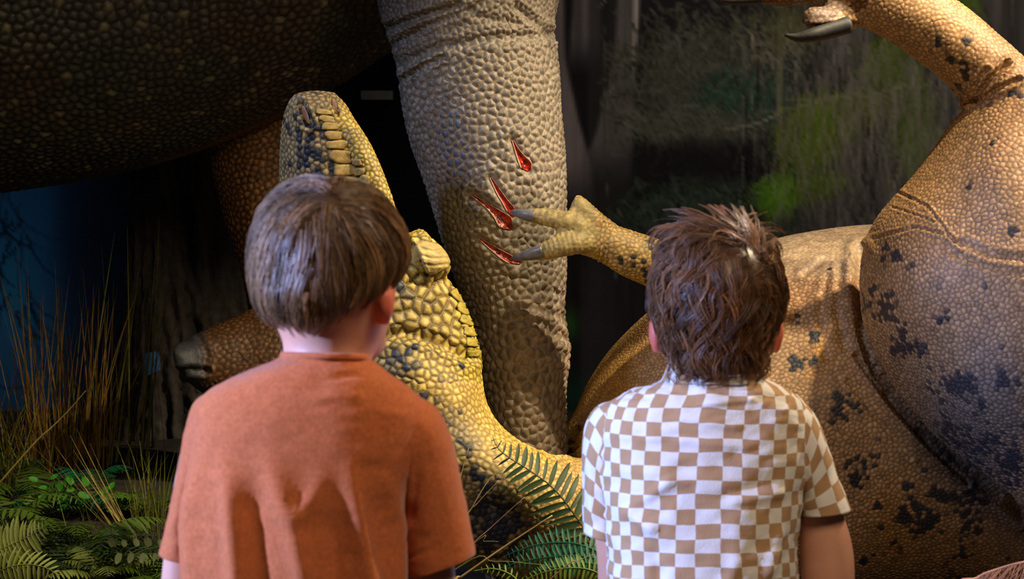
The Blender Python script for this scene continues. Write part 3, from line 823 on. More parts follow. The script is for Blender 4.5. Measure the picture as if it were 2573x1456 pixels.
def t_paint(c, n, x, y, rnd):
    N = len(c); f1 = fbm(c, 4, 61, 3)[:, None]; f2 = fbm(c, 11, 71, 3)[:, None]
    base = lin(204, 166, 120) * (1 - f1) + lin(184, 142, 94) * f1
    yel = lin(212, 184, 92)
    hd = (smooth(1620, 1330, x + 0.25 * (y - 1150)) * (y > 800) + (x < 1270) * (y <= 800) + (x > 1270) * (x < 1700) * (y <= 800) * (c[:, 1] < 4.15) * 0.45)
    hd = np.clip(hd, 0, 1)[:, None]
    base = base * (1 - hd) + yel * hd
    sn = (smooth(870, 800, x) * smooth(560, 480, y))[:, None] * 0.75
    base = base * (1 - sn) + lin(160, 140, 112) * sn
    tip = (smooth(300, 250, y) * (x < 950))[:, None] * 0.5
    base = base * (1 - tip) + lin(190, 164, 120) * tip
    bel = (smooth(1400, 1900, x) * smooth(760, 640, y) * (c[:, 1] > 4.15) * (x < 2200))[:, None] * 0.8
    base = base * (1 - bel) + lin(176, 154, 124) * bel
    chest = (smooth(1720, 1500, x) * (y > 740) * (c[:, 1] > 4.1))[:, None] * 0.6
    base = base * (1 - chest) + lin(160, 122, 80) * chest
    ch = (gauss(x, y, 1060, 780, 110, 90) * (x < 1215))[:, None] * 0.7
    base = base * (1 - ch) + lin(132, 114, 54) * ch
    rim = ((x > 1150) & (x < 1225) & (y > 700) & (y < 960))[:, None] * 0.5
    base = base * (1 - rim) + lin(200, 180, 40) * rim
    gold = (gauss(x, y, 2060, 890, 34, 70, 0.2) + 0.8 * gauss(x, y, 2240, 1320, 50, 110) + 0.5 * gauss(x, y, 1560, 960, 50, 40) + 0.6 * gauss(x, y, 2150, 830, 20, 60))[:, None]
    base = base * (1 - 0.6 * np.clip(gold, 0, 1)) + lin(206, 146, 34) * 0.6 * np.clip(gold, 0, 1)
    thg = (gauss(x, y, 2470, 1060, 210, 230, 0.4))[:, None] * (0.5 + f2)
    thg = np.clip(thg, 0, 0.85)
    base = base * (1 - thg) + lin(98, 94, 90) * thg
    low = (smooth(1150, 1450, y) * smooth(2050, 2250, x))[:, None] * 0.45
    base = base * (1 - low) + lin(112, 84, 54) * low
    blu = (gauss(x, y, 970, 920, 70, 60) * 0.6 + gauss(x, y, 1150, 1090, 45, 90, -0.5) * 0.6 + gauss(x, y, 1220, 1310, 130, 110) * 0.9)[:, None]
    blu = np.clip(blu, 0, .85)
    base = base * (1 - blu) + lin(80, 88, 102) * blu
    pd = np.zeros(N)
    for cx, cy, s, a in SPOTS:
        pd += a * (0.46 if cy < 600 and cx < 1000 else 0.8) * gauss(x, y, cx, cy, s * 1.05)
    for cx, cy, s_, a in MORE:
        pd += a * gauss(x, y, cx, cy, s_)
    pd += np.where((x < 1010) & (y < 640), 0.22 * smooth(960, 800, x), 0) + 0.035 + 0.25 * np.clip(fbm(c, 7, 91, 2) - 0.62, 0, 1)
    finger = (x < 1500) & (x > 1270) & (y < 680) & (y > 490) & (c[:, 1] < 4.1)
    pd = np.where(finger, 0, pd)
    r2 = RNG.random(N) * 0.6 + 0.45 * fbm(c, 40, 101, 2)
    dark = smooth(0.0, 0.16, pd - r2)[:, None]
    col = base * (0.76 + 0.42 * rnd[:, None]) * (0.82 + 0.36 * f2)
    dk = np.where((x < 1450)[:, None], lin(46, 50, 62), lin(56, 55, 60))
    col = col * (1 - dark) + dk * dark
    fingc = lin(176, 152, 94) * (0.7 + 0.45 * rnd[:, None]) * (0.7 + 0.6 * f2); col = np.where(finger[:, None], fingc, col)
    boss = (gauss(x, y, 1085, 645, 50, 42) > 0.35) & (x < 1150)
    col = np.where(boss[:, None], lin(182, 160, 96) * (0.9 + 0.2 * f2), col)
    pad = ((x > 1990) & (x < 2100) & (y < 66) & (y > 0))[:, None]
    col = np.where(pad, lin(132, 110, 94), col)
    toe = ((x < 2180) & (x > 1850) & (y < 30))[:, None] & ~pad
    col = np.where(toe, lin(120, 84, 50), col)
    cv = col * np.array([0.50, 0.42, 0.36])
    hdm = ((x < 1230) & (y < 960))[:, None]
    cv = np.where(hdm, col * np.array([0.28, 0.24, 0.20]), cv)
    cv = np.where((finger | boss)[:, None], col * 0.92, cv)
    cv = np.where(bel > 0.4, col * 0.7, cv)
    return col, cv


tbvh = bvh_of(tme)
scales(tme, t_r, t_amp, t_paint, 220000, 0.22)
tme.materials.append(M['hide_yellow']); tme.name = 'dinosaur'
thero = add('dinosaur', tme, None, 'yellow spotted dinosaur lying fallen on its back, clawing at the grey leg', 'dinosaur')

k = 4.03 / F
for pts, rr, m in [([P(1345, 544, 4.02), P(1325, 541, 4.025), P(1305, 537, 4.04), P(1290, 534, 4.06), P(1283, 534, 4.075)], [19 * k, 18.5 * k, 14 * k, 8 * k, 2 * k], 'claw'),
                   ([P(1368, 631, 4.01), P(1345, 637, 4.02), P(1320, 643, 4.035), P(1297, 648, 4.06), P(1282, 651, 4.08)], [22 * k, 21 * k, 16 * k, 9 * k, 2 * k], 'claw'),
                   ([P(2130, 62, 3.82), P(2080, 76, 3.81), P(2040, 88, 3.80), P(2005, 94, 3.80), P(1972, 88, 3.80)], [27 * k, 26 * k, 21 * k, 14 * k, 4 * k], 'claw_dark'),
                   ([P(1915, -4, 3.88), P(1880, 0, 3.88), P(1845, 2, 3.88), P(1815, 1, 3.88), P(1790, -4, 3.88)], [17 * k, 16 * k, 13 * k, 8 * k, 2 * k], 'claw_dark')]:
    c = add('claw', claw_mesh(pts, rr, M[m]), thero)
    c['label'] = 'smooth grey claw' if m == 'claw' else 'black curved toe claw'

# the two nostrils, shallow pink pits
for (x, y, a, b, rot) in [(768, 288, 8, 25, -0.32), (842, 268, 5, 20, -0.25)]:
    vs = []; fs = []
    for i in range(5):
        for j in range(16):
            t = 2 * math.pi * j / 16; rr = (i + 0.001) / 4
            u, v = a * rr * math.cos(t), b * rr * math.sin(t)
            q = (x + u * math.cos(rot) - v * math.sin(rot), y + u * math.sin(rot) + v * math.cos(rot))
            p, nn = surf(tbvh, *q); vs.append(p + nn * 0.0016)
    for i in range(4):
        for j in range(16):
            kx = (j + 1) % 16; fs.append((i * 16 + j, i * 16 + kx, (i + 1) * 16 + kx, (i + 1) * 16 + j))
    add('nostril', mesh_from('nostril', vs, fs, M['nostril'], True), thero)

# large scutes along the snout ridge and on the cheek edge
def scute(px, py, a, b, rot, hgt, c):
    vs = []; fs = []; n = 18; ph = random.random() * 6
    rows = [(1.0, -0.6), (0.94, 0.5), (0.82, 0.85), (0.6, 0.97), (0.3, 1.0), (0.02, 1.0)]; a *= 1.04; b *= 0.98
    p0, n0 = surf(tbvh, px, py)
    if p0 is None: return None
    for rr, hh in rows:
        for j in range(n):
            t = 2 * math.pi * j / n
            w = 1 + 0.10 * math.sin(2 * t + ph) + 0.08 * math.sin(3 * t + ph * 2) + 0.05 * math.sin(5 * t + ph)
            ct, st = math.cos(t), math.sin(t)
            u = a * rr * w * math.copysign(abs(ct) ** 0.62, ct); v = b * rr * w * math.copysign(abs(st) ** 0.62, st)
            q = (px + u * math.cos(rot) - v * math.sin(rot), py + u * math.sin(rot) + v * math.cos(rot))
            p, nn = surf(tbvh, *q)
            if p is None or np.linalg.norm(p - p0) > 0.12: p, nn = p0, n0
            vs.append(p + nn * (0.0015 + hgt * hh + 0.0006 * math.sin(7 * u / a + 3 * v / b + ph) * (rr < 0.9)))
    for i in range(len(rows) - 1):
        for j in range(n):
            kx = (j + 1) % n; fs.append((i * n + j, i * n + kx, (i + 1) * n + kx, (i + 1) * n + j))
    me_ = mesh_from('scute', vs, fs, M['hide_yellow'])
    co = np.array(vs); g = fbm(co, 160, 5, 2)[:, None]
    cc = lin(*c) * (0.6 + 0.8 * g); cc[:n] *= 0.2; cc[n:2 * n] *= 0.6
    set_col(me_, cc)
    return add('scute', me_, thero)


for (x, y, a, b, r) in [(822, 300, 22, 9, .15), (830, 318, 24, 10, .1), (838, 340, 24, 11, .05), (846, 364, 26, 13, 0), (856, 394, 30, 17, .05), (868, 428, 30, 16, -.1), (882, 462, 36, 19, .2), (905, 500, 32, 18, .2), (925, 540, 30, 18, .3),
                        (812, 282, 20, 8, .1), (903, 432, 14, 10, 0), (918, 452, 14, 12, .3), (918, 478, 13, 10, 0), (898, 408, 12, 9, 0)]:
    sh_ = random.randint(-16, 8)
    scute(x, y, a, b, r, 0.0036, (176 + sh_, 148 + sh_, 82 + sh_ // 2))
for (x, y, a, b, r) in [(1150, 742, 20, 13, .7), (1166, 775, 20, 13, .5), (1176, 806, 20, 13, .3), (1183, 835, 19, 12, .2), (1188, 862, 18, 11, .1), (1190, 888, 16, 10, 0), (1138, 712, 17, 11, .8)]:
    scute(x, y, a, b, r, 0.0022, (164, 146, 60))

# ------------------------------------------------------------------ the two boys
def pyz(z, d):
    return H / 2 - F * ((z - CAMZ) / d + math.sin(PITCH)) / math.cos(PITCH)


def hand_pieces(wrist, down, side, fwd, s=1.0):
    """palm, four unequal curled fingers and a thumb that leaves the side of the palm"""
    out = []
    w = np.asarray(wrist, float)
    pc = w + down * 0.038 * s
    out.append(tube([w - down * 0.01, w + down * 0.012, pc, w + down * 0.07 * s], [0.021 * s, 0.023 * s, 0.030 * s, 0.026 * s], 14, 4, True, 0.55))
    for i, (off, L) in enumerate([(-0.021, 0.050), (-0.007, 0.058), (0.007, 0.054), (0.021, 0.042)]):
        a = w + down * 0.062 * s + fwd * off * s
        out.append(tube([a, a + down * L * 0.45 * s - side * 0.004, a + down * L * 0.78 * s - side * 0.014, a + down * L * 0.95 * s - side * 0.026], [0.0085 * s, 0.0082 * s, 0.0075 * s, 0.005 * s], 10, 3))
    a = w + down * 0.022 * s - fwd * 0.022 * s
    out.append(tube([a, a + down * 0.018 - fwd * 0.014 - side * 0.006, a + down * 0.036 - fwd * 0.018 - side * 0.014, a + down * 0.05 - fwd * 0.016 - side * 0.02], [0.0105, 0.0098, 0.0088, 0.005], 10, 3))
    return out


def legs_pieces(xc, yc, hipz):
    out = []
    for s in (-1, 1):
        x = xc + s * 0.062
        out.append(tube([(x - s * 0.012, yc, hipz + 0.05), (x, yc, hipz - 0.06), (x, yc - 0.005, hipz * 0.56), (x, yc - 0.012, hipz * 0.40), (x, yc - 0.004, 0.12), (x, yc, 0.05)], [0.07, 0.066, 0.046, 0.043, 0.031, 0.028], 18, 5))
        out.append(tube([(x, yc - 0.035, 0.045), (x, yc + 0.02, 0.05), (x, yc + 0.09, 0.035), (x, yc + 0.125, 0.03)], [0.028, 0.032, 0.03, 0.018], 14, 4))
    return out


def shoes(parent, xc, yc):
    for s in (-1, 1):
        x = xc + s * 0.062
        v, f = tube([(x, yc - 0.062, 0.045), (x, yc - 0.045, 0.05), (x, yc + 0.02, 0.052), (x, yc + 0.09, 0.042), (x, yc + 0.135, 0.036), (x, yc + 0.152, 0.034)], [0.02, 0.037, 0.04, 0.041, 0.034, 0.012], 18, 4, True, 0.95)
        v[:, 2] = np.maximum(v[:, 2], 0.014)
        so = add('shoe', mesh_from('shoe', v, f, M['shoe']), parent)
        v2 = v.copy(); v2[:, 2] = np.clip(v2[:, 2], 0.0, 0.018); v2[:, 2] = np.where(v2[:, 2] < 0.0145, 0.0, v2[:, 2])
        v2[:, 0] = x + (v2[:, 0] - x) * 1.05
        add('sole', mesh_from('sole', v2, f, M['sole']), so)


def cloth(st, n, m, folds=(), fine=0.0, seed=1, uvscale=None):
    """an open tube of fabric through the outline stations, with its folds raised in the mesh"""
    v, f, info = loft(st, n, m, False, 2.3)
    nr = len(v) // n
    tmp = mesh_from('c', v, f)
    co, no = get_arrays(tmp); bpy.data.meshes.remove(tmp)
    cen = np.repeat(np.array([i[0] for i in info]), n, axis=0)
    sgn = np.sign(((co - cen) * no).sum(1).mean()); no = no * sgn
    x, y, d = project(co)
    back = smooth(0.35, -0.1, ((no) * FWD).sum(1))
    h = np.zeros(len(co))
    for pts, w, a in folds:
        dist = line_dist(x, y, pts)
        ends = smooth(0, 190, np.hypot(x - pts[0][0], y - pts[0][1]))
        h += a * np.exp(-(dist / w) ** 2) * (0.05 + 0.95 * ends) * back
    if fine > 0:
        q = co.copy(); q[:, 2] *= 1.8
        h += fine * (fbm(q, 26, seed, 3) - 0.5) + fine * 0.5 * (fbm(q, 70, seed + 5, 2) - 0.5)
    co = co + no * h[:, None]
    if sgn < 0: f = [t[::-1] for t in f]
    me_ = mesh_from('cloth', co, f)
    if uvscale:
        th = np.linspace(0, 2 * np.pi, n, endpoint=False)
        L = np.cumsum([0] + [np.linalg.norm(info[i + 1][0] - info[i][0]) for i in range(nr - 1)])
        rad = np.array([i[1] for i in info])
        tc = (th + np.pi / 2 + np.pi) % (2 * np.pi) - np.pi
        U = np.outer(rad * 1.02, tc); Vv = np.outer(L, np.ones(n))
        at = me_.attributes.new('weave', 'FLOAT_VECTOR', 'POINT')
        a = np.c_[U.ravel(), Vv.ravel(), np.zeros(nr * n)]; at.data.foreach_set('vector', a.ravel())
    return me_


def with_thickness(o, t=0.0022):
    m = o.modifiers.new('thickness', 'SOLIDIFY'); m.thickness = t; m.offset = -1


def hair_mesh(name, carrier, whorl, n_guides, per, length, lift, curl, base, spike=None, seed=3, thick=0.00042, side=0.35, spread=0.006, sample=None):
    rng = np.random.default_rng(seed)
    co, no = get_arrays(carrier)
    bv = bvh_of(carrier)
    z0 = co[:, 2].min(); z1 = co[:, 2].max()
    ok = np.where((no[:, 2] > -0.55))[0]
    V = []; Fc = []; C = []; NP = 8
    whorl = np.asarray(whorl)
    down = np.array([0, 0, -1.0])
    for g in range(n_guides):
        i = rng.choice(ok); p = co[i].copy()
        L = length * rng.uniform(0.6, 1.15); path = []; nrm = []
        ph = rng.uniform(0, 6.28); cf = rng.uniform(0.6, 1.4)
        prev = None; gl = rng.uniform(0.2, 1.9)
        for k in range(NP):
            hit = bv.find_nearest(Vector(p))
            s, n_ = np.array(hit[0]), np.array(hit[1])
            t = k / (NP - 1)
            v = s - whorl; dw = np.linalg.norm(v) + 1e-6; v = v / dw
            w = smooth(0.0, 0.085, dw)
            dirn = (1 - w) * v + w * (0.85 * down + side * v) + 0.45 * np.cross(n_, v) * (1 - w)
            if curl: dirn = dirn + curl * np.cross(n_, down) * math.sin(ph + cf * 5 * t)
            dirn = dirn - n_ * (dirn @ n_); dirn /= (np.linalg.norm(dirn) + 1e-6)
            if prev is not None: dirn = 0.6 * prev + 0.4 * dirn
            prev = dirn
            lf = 0.0005 + gl * lift * math.sin(math.pi * min(1, 0.15 + 0.8 * t)) * rng.uniform(0.9, 1.1)
            q = s + n_ * lf
            if spike is not None:
                q = q + spike(s, n_, t, ph)
            path.append(q); nrm.append(n_)
            if n_[2] < -0.62 and k > 2: break
            p = s + dirn * (L / NP)
        if len(path) < 4: continue
        path = np.array(path); nrm = np.array(nrm); m_ = len(path)
        T = np.gradient(path, axis=0); T /= np.linalg.norm(T, axis=1)[:, None] + 1e-9
        B = np.cross(nrm, T); B /= np.linalg.norm(B, axis=1)[:, None] + 1e-9
        tone = math.exp(rng.normal(-0.08, 0.42))
        tt = np.linspace(0, 1, m_)[:, None]
        for c in range(per):
            ob = rng.normal(0, spread); on = rng.uniform(-0.0015, 0.0035)
            conv = 1 - 0.85 * tt
            pp = path + B * ob * conv + nrm * on * conv + rng.normal(0, 0.0006, 3) * tt
            rad = thick * (1.0 - 0.8 * tt[:, 0] ** 2) * rng.uniform(0.7, 1.3)
            b0_ = len(V) * 3 * 0
            ring = np.stack([pp + B * rad[:, None], pp - 0.5 * B * rad[:, None] + 0.87 * nrm * rad[:, None], pp - 0.5 * B * rad[:, None] - 0.87 * nrm * rad[:, None]], 1)
            V.append((ring.reshape(-1, 3), m_))
            ct = tone * rng.uniform(0.75, 1.25)
            C.append(np.repeat((base * ct * (0.85 + 0.3 * tt)), 3, axis=0))
    # assemble
    verts = np.concatenate([v for v, _ in V]); cols = np.concatenate(C); faces = []; off = 0
    for v, m_ in V:
        for i in range(m_ - 1):
            a = off + i * 3
            for j in range(3):
                k = (j + 1) % 3
                faces.append((a + j, a + k, a + 3 + k, a + 3 + j))
        off += m_ * 3
    cco = co - no * 0.0035; cf_ = [tuple(off + q for q in pl.vertices) for pl in carrier.polygons]
    verts = np.concatenate([verts, cco]); faces += cf_
    cols = np.concatenate([cols, np.broadcast_to(base * 0.42, cco.shape)])
    me_ = mesh_from(name, verts, faces, M['hair']); set_col(me_, np.clip(cols, 0, 1))
    return me_


def face_bits(pcs, cx, d, sc, turn=0.0):
    """nose, chin, lips and brow on the far side of the head"""
    def q(x, y, dd): return P(cx + x * sc + dd * turn * F / d, y, d + dd)
    return q


def skin_with_ear_glow(me_, ears):
    co, _ = get_arrays(me_); c = np.broadcast_to(lin(214, 158, 132), co.shape).copy()
    for e in ears:
        w = np.clip(1.6 * np.exp(-(np.linalg.norm((co - e) * np.array([2.2, 1, 1]), axis=1) / 0.032) ** 2), 0, 0.85)[:, None]
        c = c * (1 - w) + lin(212, 98, 76) * w  # red of light shining through the ears, painted into the skin
    set_col(me_, c)


# ---- boy in the orange tee
D1 = 2.2; k1 = D1 / F
pcs = []
headp = [(800, 470, 860, 470, 2.215, 0.03), (745, 482, 905, 482, 2.215, 0.06), (700, 510, 950, 510, 2.215, 0.08), (672, 550, 976, 550, 2.215, 0.09), (656, 610, 994, 610, 2.215, 0.095), (652, 670, 1000, 670, 2.215, 0.095), (658, 725, 996, 725, 2.215, 0.093), (676, 780, 985, 780, 2.225, 0.088),
         (700, 830, 975, 830, 2.235, 0.080), (712, 862, 960, 862, 2.235, 0.07), (712, 895, 935, 900, 2.225, 0.058), (702, 930, 932, 930, 2.21, 0.055), (690, 980, 950, 980, 2.205, 0.058), (700, 1040, 940, 1040, 2.205, 0.05)]
pcs.append(loft(headp, 40, 4)[:2])
fx = 0.035                                            # the face is turned to the right
pcs.append(ellipsoid(P(868 + 20, 850, 2.275), 0.040, 0.040, 0.034))            # jaw and chin
pcs.append(tube([P(905, 640, 2.305), P(912, 690, 2.318), P(916, 722, 2.328), P(912, 740, 2.312)], [0.008, 0.010, 0.013, 0.010], 12, 4))   # nose
pcs.append(tube([P(870, 790, 2.303), P(905, 788, 2.309), P(940, 790, 2.300)], [0.005, 0.009, 0.005], 10, 4))
pcs.append(tube([P(845, 625, 2.300), P(905, 618, 2.308), P(960, 625, 2.295)], [0.006, 0.010, 0.006], 10, 4))
pcs.append(ellipsoid(P(970, 755, 2.165), 0.010, 0.020, 0.026, 20))           # right ear
pcs.append(ellipsoid(P(966, 796, 2.175), 0.009, 0.013, 0.012, 16))
pcs.append(ellipsoid(P(662, 745, 2.215), 0.008, 0.015, 0.026, 20))
pcs.append(loft([(640, 945, 970, 945, 2.205, 0.055), (560, 1010, 1030, 1010, 2.205, 0.068), (500, 1090, 1040, 1090, 2.205, 0.078), (490, 1250, 1000, 1250, 2.205, 0.082), (490, 1450, 990, 1450, 2.205, 0.085), (480, 1800, 1000, 1800, 2.21, 0.088), (490, 2050, 990, 2050, 2.22, 0.09), (500, 2230, 980, 2230, 2.22, 0.085)], 36, 4)[:2])
Lh = P(452, 2060, 2.29); Rh = P(1085, 2060, 2.27)
pcs.append(tube([P(560, 1050, 2.215), P(520, 1110, 2.22), P(478, 1280, 2.24), P(458, 1460, 2.25), P(456, 1560, 2.25), P(452, 1800, 2.275), Lh], [0.030, 0.027, 0.024, 0.025, 0.026, 0.024, 0.020], 18, 4))
pcs.append(tube([P(990, 1060, 2.215), P(1040, 1110, 2.215), P(1066, 1280, 2.225), P(1080, 1440, 2.23), P(1082, 1560, 2.23), P(1085, 1800, 2.25), Rh], [0.030, 0.029, 0.028, 0.030, 0.030, 0.025, 0.020], 18, 4))
dn = np.array([0, 0.1, -1.0]); dn /= np.linalg.norm(dn)
pcs += hand_pieces(Lh, dn, np.array([-1.0, 0, 0]), np.array([0, -1.0, 0])); pcs += hand_pieces(Rh, dn, np.array([1.0, 0, 0]), np.array([0, -1.0, 0]))
x1c = (742 - W / 2) / F * D1
pcs += legs_pieces(x1c, 2.16, 0.60)
bme = union(pcs, 0.0056, 3)
skin_with_ear_glow(bme, [P(970, 765, 2.165), P(662, 745, 2.215)])
bme.materials.append(M['skin']); bme.name = 'person'
boy1 = add('person', bme, None, 'child with straight light brown hair in an orange t-shirt, seen from behind', 'person')
for ex in (868, 944):
    v, f = ellipsoid(P(ex, 672, 2.292), 0.011, 0.011, 0.010, 16)
    add('eye', mesh_from('eye', v, f, M['eye']), boy1)
shoes(boy1, x1c, 2.16)
car = union([loft([(795, 461, 855, 461, 2.20, 0.03), (748, 470, 898, 470, 2.20, 0.055), (712, 489, 935, 488, 2.20, 0.075), (680, 520, 966, 520, 2.20, 0.088), (657, 560, 992, 560, 2.195, 0.093), (645, 605, 1008, 600, 2.19, 0.093), (639, 655, 1014, 645, 2.185, 0.090), (641, 705, 998, 688, 2.178, 0.082), (650, 752, 952, 735, 2.165, 0.068),
                   (672, 792, 908, 768, 2.157, 0.052), (712, 815, 862, 800, 2.153, 0.042), (752, 835, 825, 828, 2.155, 0.03), (770, 852, 795, 850, 2.158, 0.012)], 44, 4)[:2]], 0.005, 3)
hm = hair_mesh('hair', car, P(832, 512, 2.118), 850, 8, 0.105, 0.0045, 0.16, lin(130, 98, 68), seed=11, side=0.45, spread=0.0055)
hr = add('hair', hm, boy1); hr['label'] = 'straight light brown hair with a crown whorl'

tee_folds = [([(545, 1120), (572, 1200), (585, 1320), (596, 1470)], 24, 0.010), ([(668, 1120), (700, 1230), (738, 1340), (765, 1470)], 26, 0.010), ([(872, 1130), (888, 1230), (905, 1340), (930, 1470)], 22, 0.009),
             ([(520, 1110), (490, 1200), (470, 1320), (480, 1470)], 20, 0.006), ([(830, 1150), (790, 1240), (755, 1300)], 18, 0.006), ([(960, 1150), (985, 1240), (1000, 1330), (1000, 1470)], 20, 0.006),
             ([(630, 985), (760, 1000), (900, 1000)], 14, 0.002), ([(640, 1130), (640, 1300), (660, 1470)], 26, -0.006), ([(820, 1220), (840, 1330), (850, 1470)], 26, -0.006), ([(705, 940), (820, 955), (920, 935)], 9, -0.0018)]
tee = [(712, 893, 922, 897, 2.203, 0.056), (700, 902, 930, 906, 2.203, 0.058), (672, 914, 946, 916, 2.203, 0.063), (628, 930, 975, 938, 2.203, 0.070), (575, 952, 1015, 965, 2.204, 0.078), (525, 980, 1050, 995, 2.205, 0.084), (495, 1015, 1075, 1035, 2.205, 0.089), (482, 1080, 1075, 1090, 2.205, 0.093),
       (476, 1170, 1050, 1170, 2.205, 0.096), (466, 1260, 1020, 1260, 2.205, 0.097), (462, 1350, 1012, 1350, 2.205, 0.098), (466, 1470, 1016, 1470, 2.206, 0.099), (468, 1700, 1014, 1700, 2.21, 0.10), (464, 2080, 1020, 2080, 2.22, 0.104)]
t1 = add('t_shirt', cloth(tee, 150, 9, [(a_, b_, c_ * 1.25) for a_, b_, c_ in tee_folds], 0.004, 4), boy1); t1.data.materials.append(M['tee']); with_thickness(t1)
t1['label'] = 'orange cotton t-shirt'
for st, fo in [([(545, 1000, 575, 1120, 2.215, 0.05), (515, 990, 560, 1150, 2.22, 0.055), (484, 1022, 552, 1190, 2.225, 0.055), (462, 1110, 545, 1240, 2.235, 0.053), (444, 1210, 538, 1300, 2.24, 0.05), (424, 1300, 535, 1370, 2.245, 0.05), (402, 1386, 530, 1416, 2.25, 0.051)],
                [([(500, 1060), (470, 1180), (440, 1330)], 14, 0.004), ([(520, 1150), (490, 1260), (460, 1390)], 12, -0.004)]),
               ([(1000, 990, 985, 1130, 2.21, 0.05), (1060, 1000, 1000, 1180, 2.212, 0.055), (1104, 1036, 1010, 1230, 2.215, 0.057), (1136, 1105, 1012, 1280, 2.22, 0.055), (1157, 1200, 1012, 1340, 2.225, 0.053), (1178, 1300, 1014, 1395, 2.23, 0.052), (1192, 1375, 1018, 1432, 2.232, 0.053), (1194, 1392, 1022, 1448, 2.232, 0.052)],
                [([(1085, 1060), (1050, 1180), (1030, 1300)], 14, -0.005), ([(1120, 1130), (1090, 1230), (1070, 1330)], 14, 0.003), ([(1180, 1340), (1100, 1375), (1020, 1405)], 5, -0.002)])]:
    o = add('sleeve', cloth(st, 64, 8, fo, 0.003, 9), t1); o.data.materials.append(M['tee']); with_thickness(o)
st = tee[0:3]
ringp = [P(817 + 106 * math.cos(a), 896 + 3 * math.cos(a), 2.203 + 0.0575 * math.sin(a)) for a in np.linspace(0, 2 * math.pi, 37)]
v, f = tube(ringp, [0.0042] * 37, 8, 2); add('collar', mesh_from('collar', v, f, M['tee']), t1)
v, f, _ = loft([(462, 1990, 1022, 1990, 2.22, 0.102), (458, 2200, 1026, 2200, 2.22, 0.105), (455, 2420, 1030, 2420, 2.23, 0.105)], 60, 6, True, 2.3)
sh = add('shorts', mesh_from('shorts', v, f, M['shorts']), boy1)
for s in (-1, 1):
    v, f = tube([(x1c + s * 0.062, 2.155, 0.60), (x1c + s * 0.062, 2.155, 0.48), (x1c + s * 0.064, 2.155, 0.36)], [0.074, 0.076, 0.074], 24, 5)
    add('trouser_leg', mesh_from('trouser_leg', v, f, M['shorts']), sh)

# ---- boy in the checked shirt
D2 = 2.65
pcs = []
headp = [(1770, 608, 1835, 608, 2.668, 0.025), (1727, 622, 1876, 622, 2.668, 0.052), (1696, 650, 1908, 650, 2.668, 0.072), (1674, 692, 1930, 692, 2.668, 0.084), (1664, 740, 1940, 740, 2.668, 0.089), (1662, 790, 1942, 790, 2.668, 0.09), (1664, 835, 1940, 835, 2.67, 0.09), (1680, 880, 1925, 880, 2.68, 0.08),
         (1700, 915, 1905, 915, 2.68, 0.066), (1708, 945, 1898, 945, 2.67, 0.056), (1700, 980, 1905, 980, 2.66, 0.055), (1690, 1030, 1915, 1030, 2.655, 0.05)]
pcs.append(loft(headp, 40, 4)[:2])
pcs.append(ellipsoid(P(1803, 905, 2.73), 0.040, 0.038, 0.034))
pcs.append(tube([P(1803, 735, 2.756), P(1803, 780, 2.770), P(1803, 806, 2.780), P(1803, 822, 2.764)], [0.008, 0.010, 0.013, 0.010], 12, 4))
pcs.append(tube([P(1775, 862, 2.754), P(1803, 860, 2.760), P(1831, 862, 2.754)], [0.005, 0.009, 0.005], 10, 4))
pcs.append(tube([P(1755, 720, 2.750), P(1803, 714, 2.760), P(1851, 720, 2.750)], [0.006, 0.010, 0.006], 10, 4))
for ex, s in ((1649, -1), (1949, 1)):
    pcs.append(ellipsoid(P(ex, 832, 2.645), 0.011, 0.018, 0.029, 20)); pcs.append(ellipsoid(P(ex - s * 4, 872, 2.65), 0.009, 0.010, 0.012, 16))
pcs.append(loft([(1650, 985, 1955, 985, 2.655, 0.055), (1560, 1040, 2020, 1040, 2.655, 0.066), (1530, 1110, 2020, 1110, 2.655, 0.078), (1540, 1300, 1985, 1300, 2.655, 0.082), (1545, 1500, 1985, 1500, 2.655, 0.085), (1540, 1800, 1990, 1800, 2.66, 0.088), (1550, 2000, 1980, 2000, 2.67, 0.088), (1560, 2120, 1970, 2120, 2.67, 0.08)], 36, 4)[:2])
Lh = P(1540, 1905, 2.76); Rh = P(2085, 1930, 2.72)
pcs.append(tube([P(1570, 1070, 2.66), P(1535, 1120, 2.665), P(1524, 1240, 2.68), P(1540, 1380, 2.69), P(1546, 1480, 2.70), P(1542, 1700, 2.73), Lh], [0.028, 0.026, 0.024, 0.024, 0.025, 0.024, 0.020], 18, 4))
pcs.append(tube([P(1985, 1070, 2.66), P(2015, 1130, 2.66), P(2056, 1262, 2.665), P(2076, 1380, 2.67), P(2082, 1500, 2.67), P(2085, 1720, 2.70), Rh], [0.028, 0.027, 0.028, 0.037, 0.036, 0.026, 0.020], 18, 4))
pcs += hand_pieces(Lh, dn, np.array([-1.0, 0, 0]), np.array([0, -1.0, 0])); pcs += hand_pieces(Rh, dn, np.array([1.0, 0, 0]), np.array([0, -1.0, 0]))
x2c = (1765 - W / 2) / F * D2
pcs += legs_pieces(x2c, 2.61, 0.56)
bme = union(pcs, 0.0056, 3)
skin_with_ear_glow(bme, [P(1645, 840, 2.645), P(1953, 840, 2.645)])
bme.materials.append(M['skin']); bme.name = 'person'
boy2 = add('person', bme, None, 'child with tousled brown hair in a beige and white checked shirt, seen from behind', 'person')
for ex in (1770, 1836):
    v, f = ellipsoid(P(ex, 768, 2.745), 0.011, 0.011, 0.010, 16)
    add('eye', mesh_from('eye', v, f, M['eye']), boy2)
shoes(boy2, x2c, 2.61)
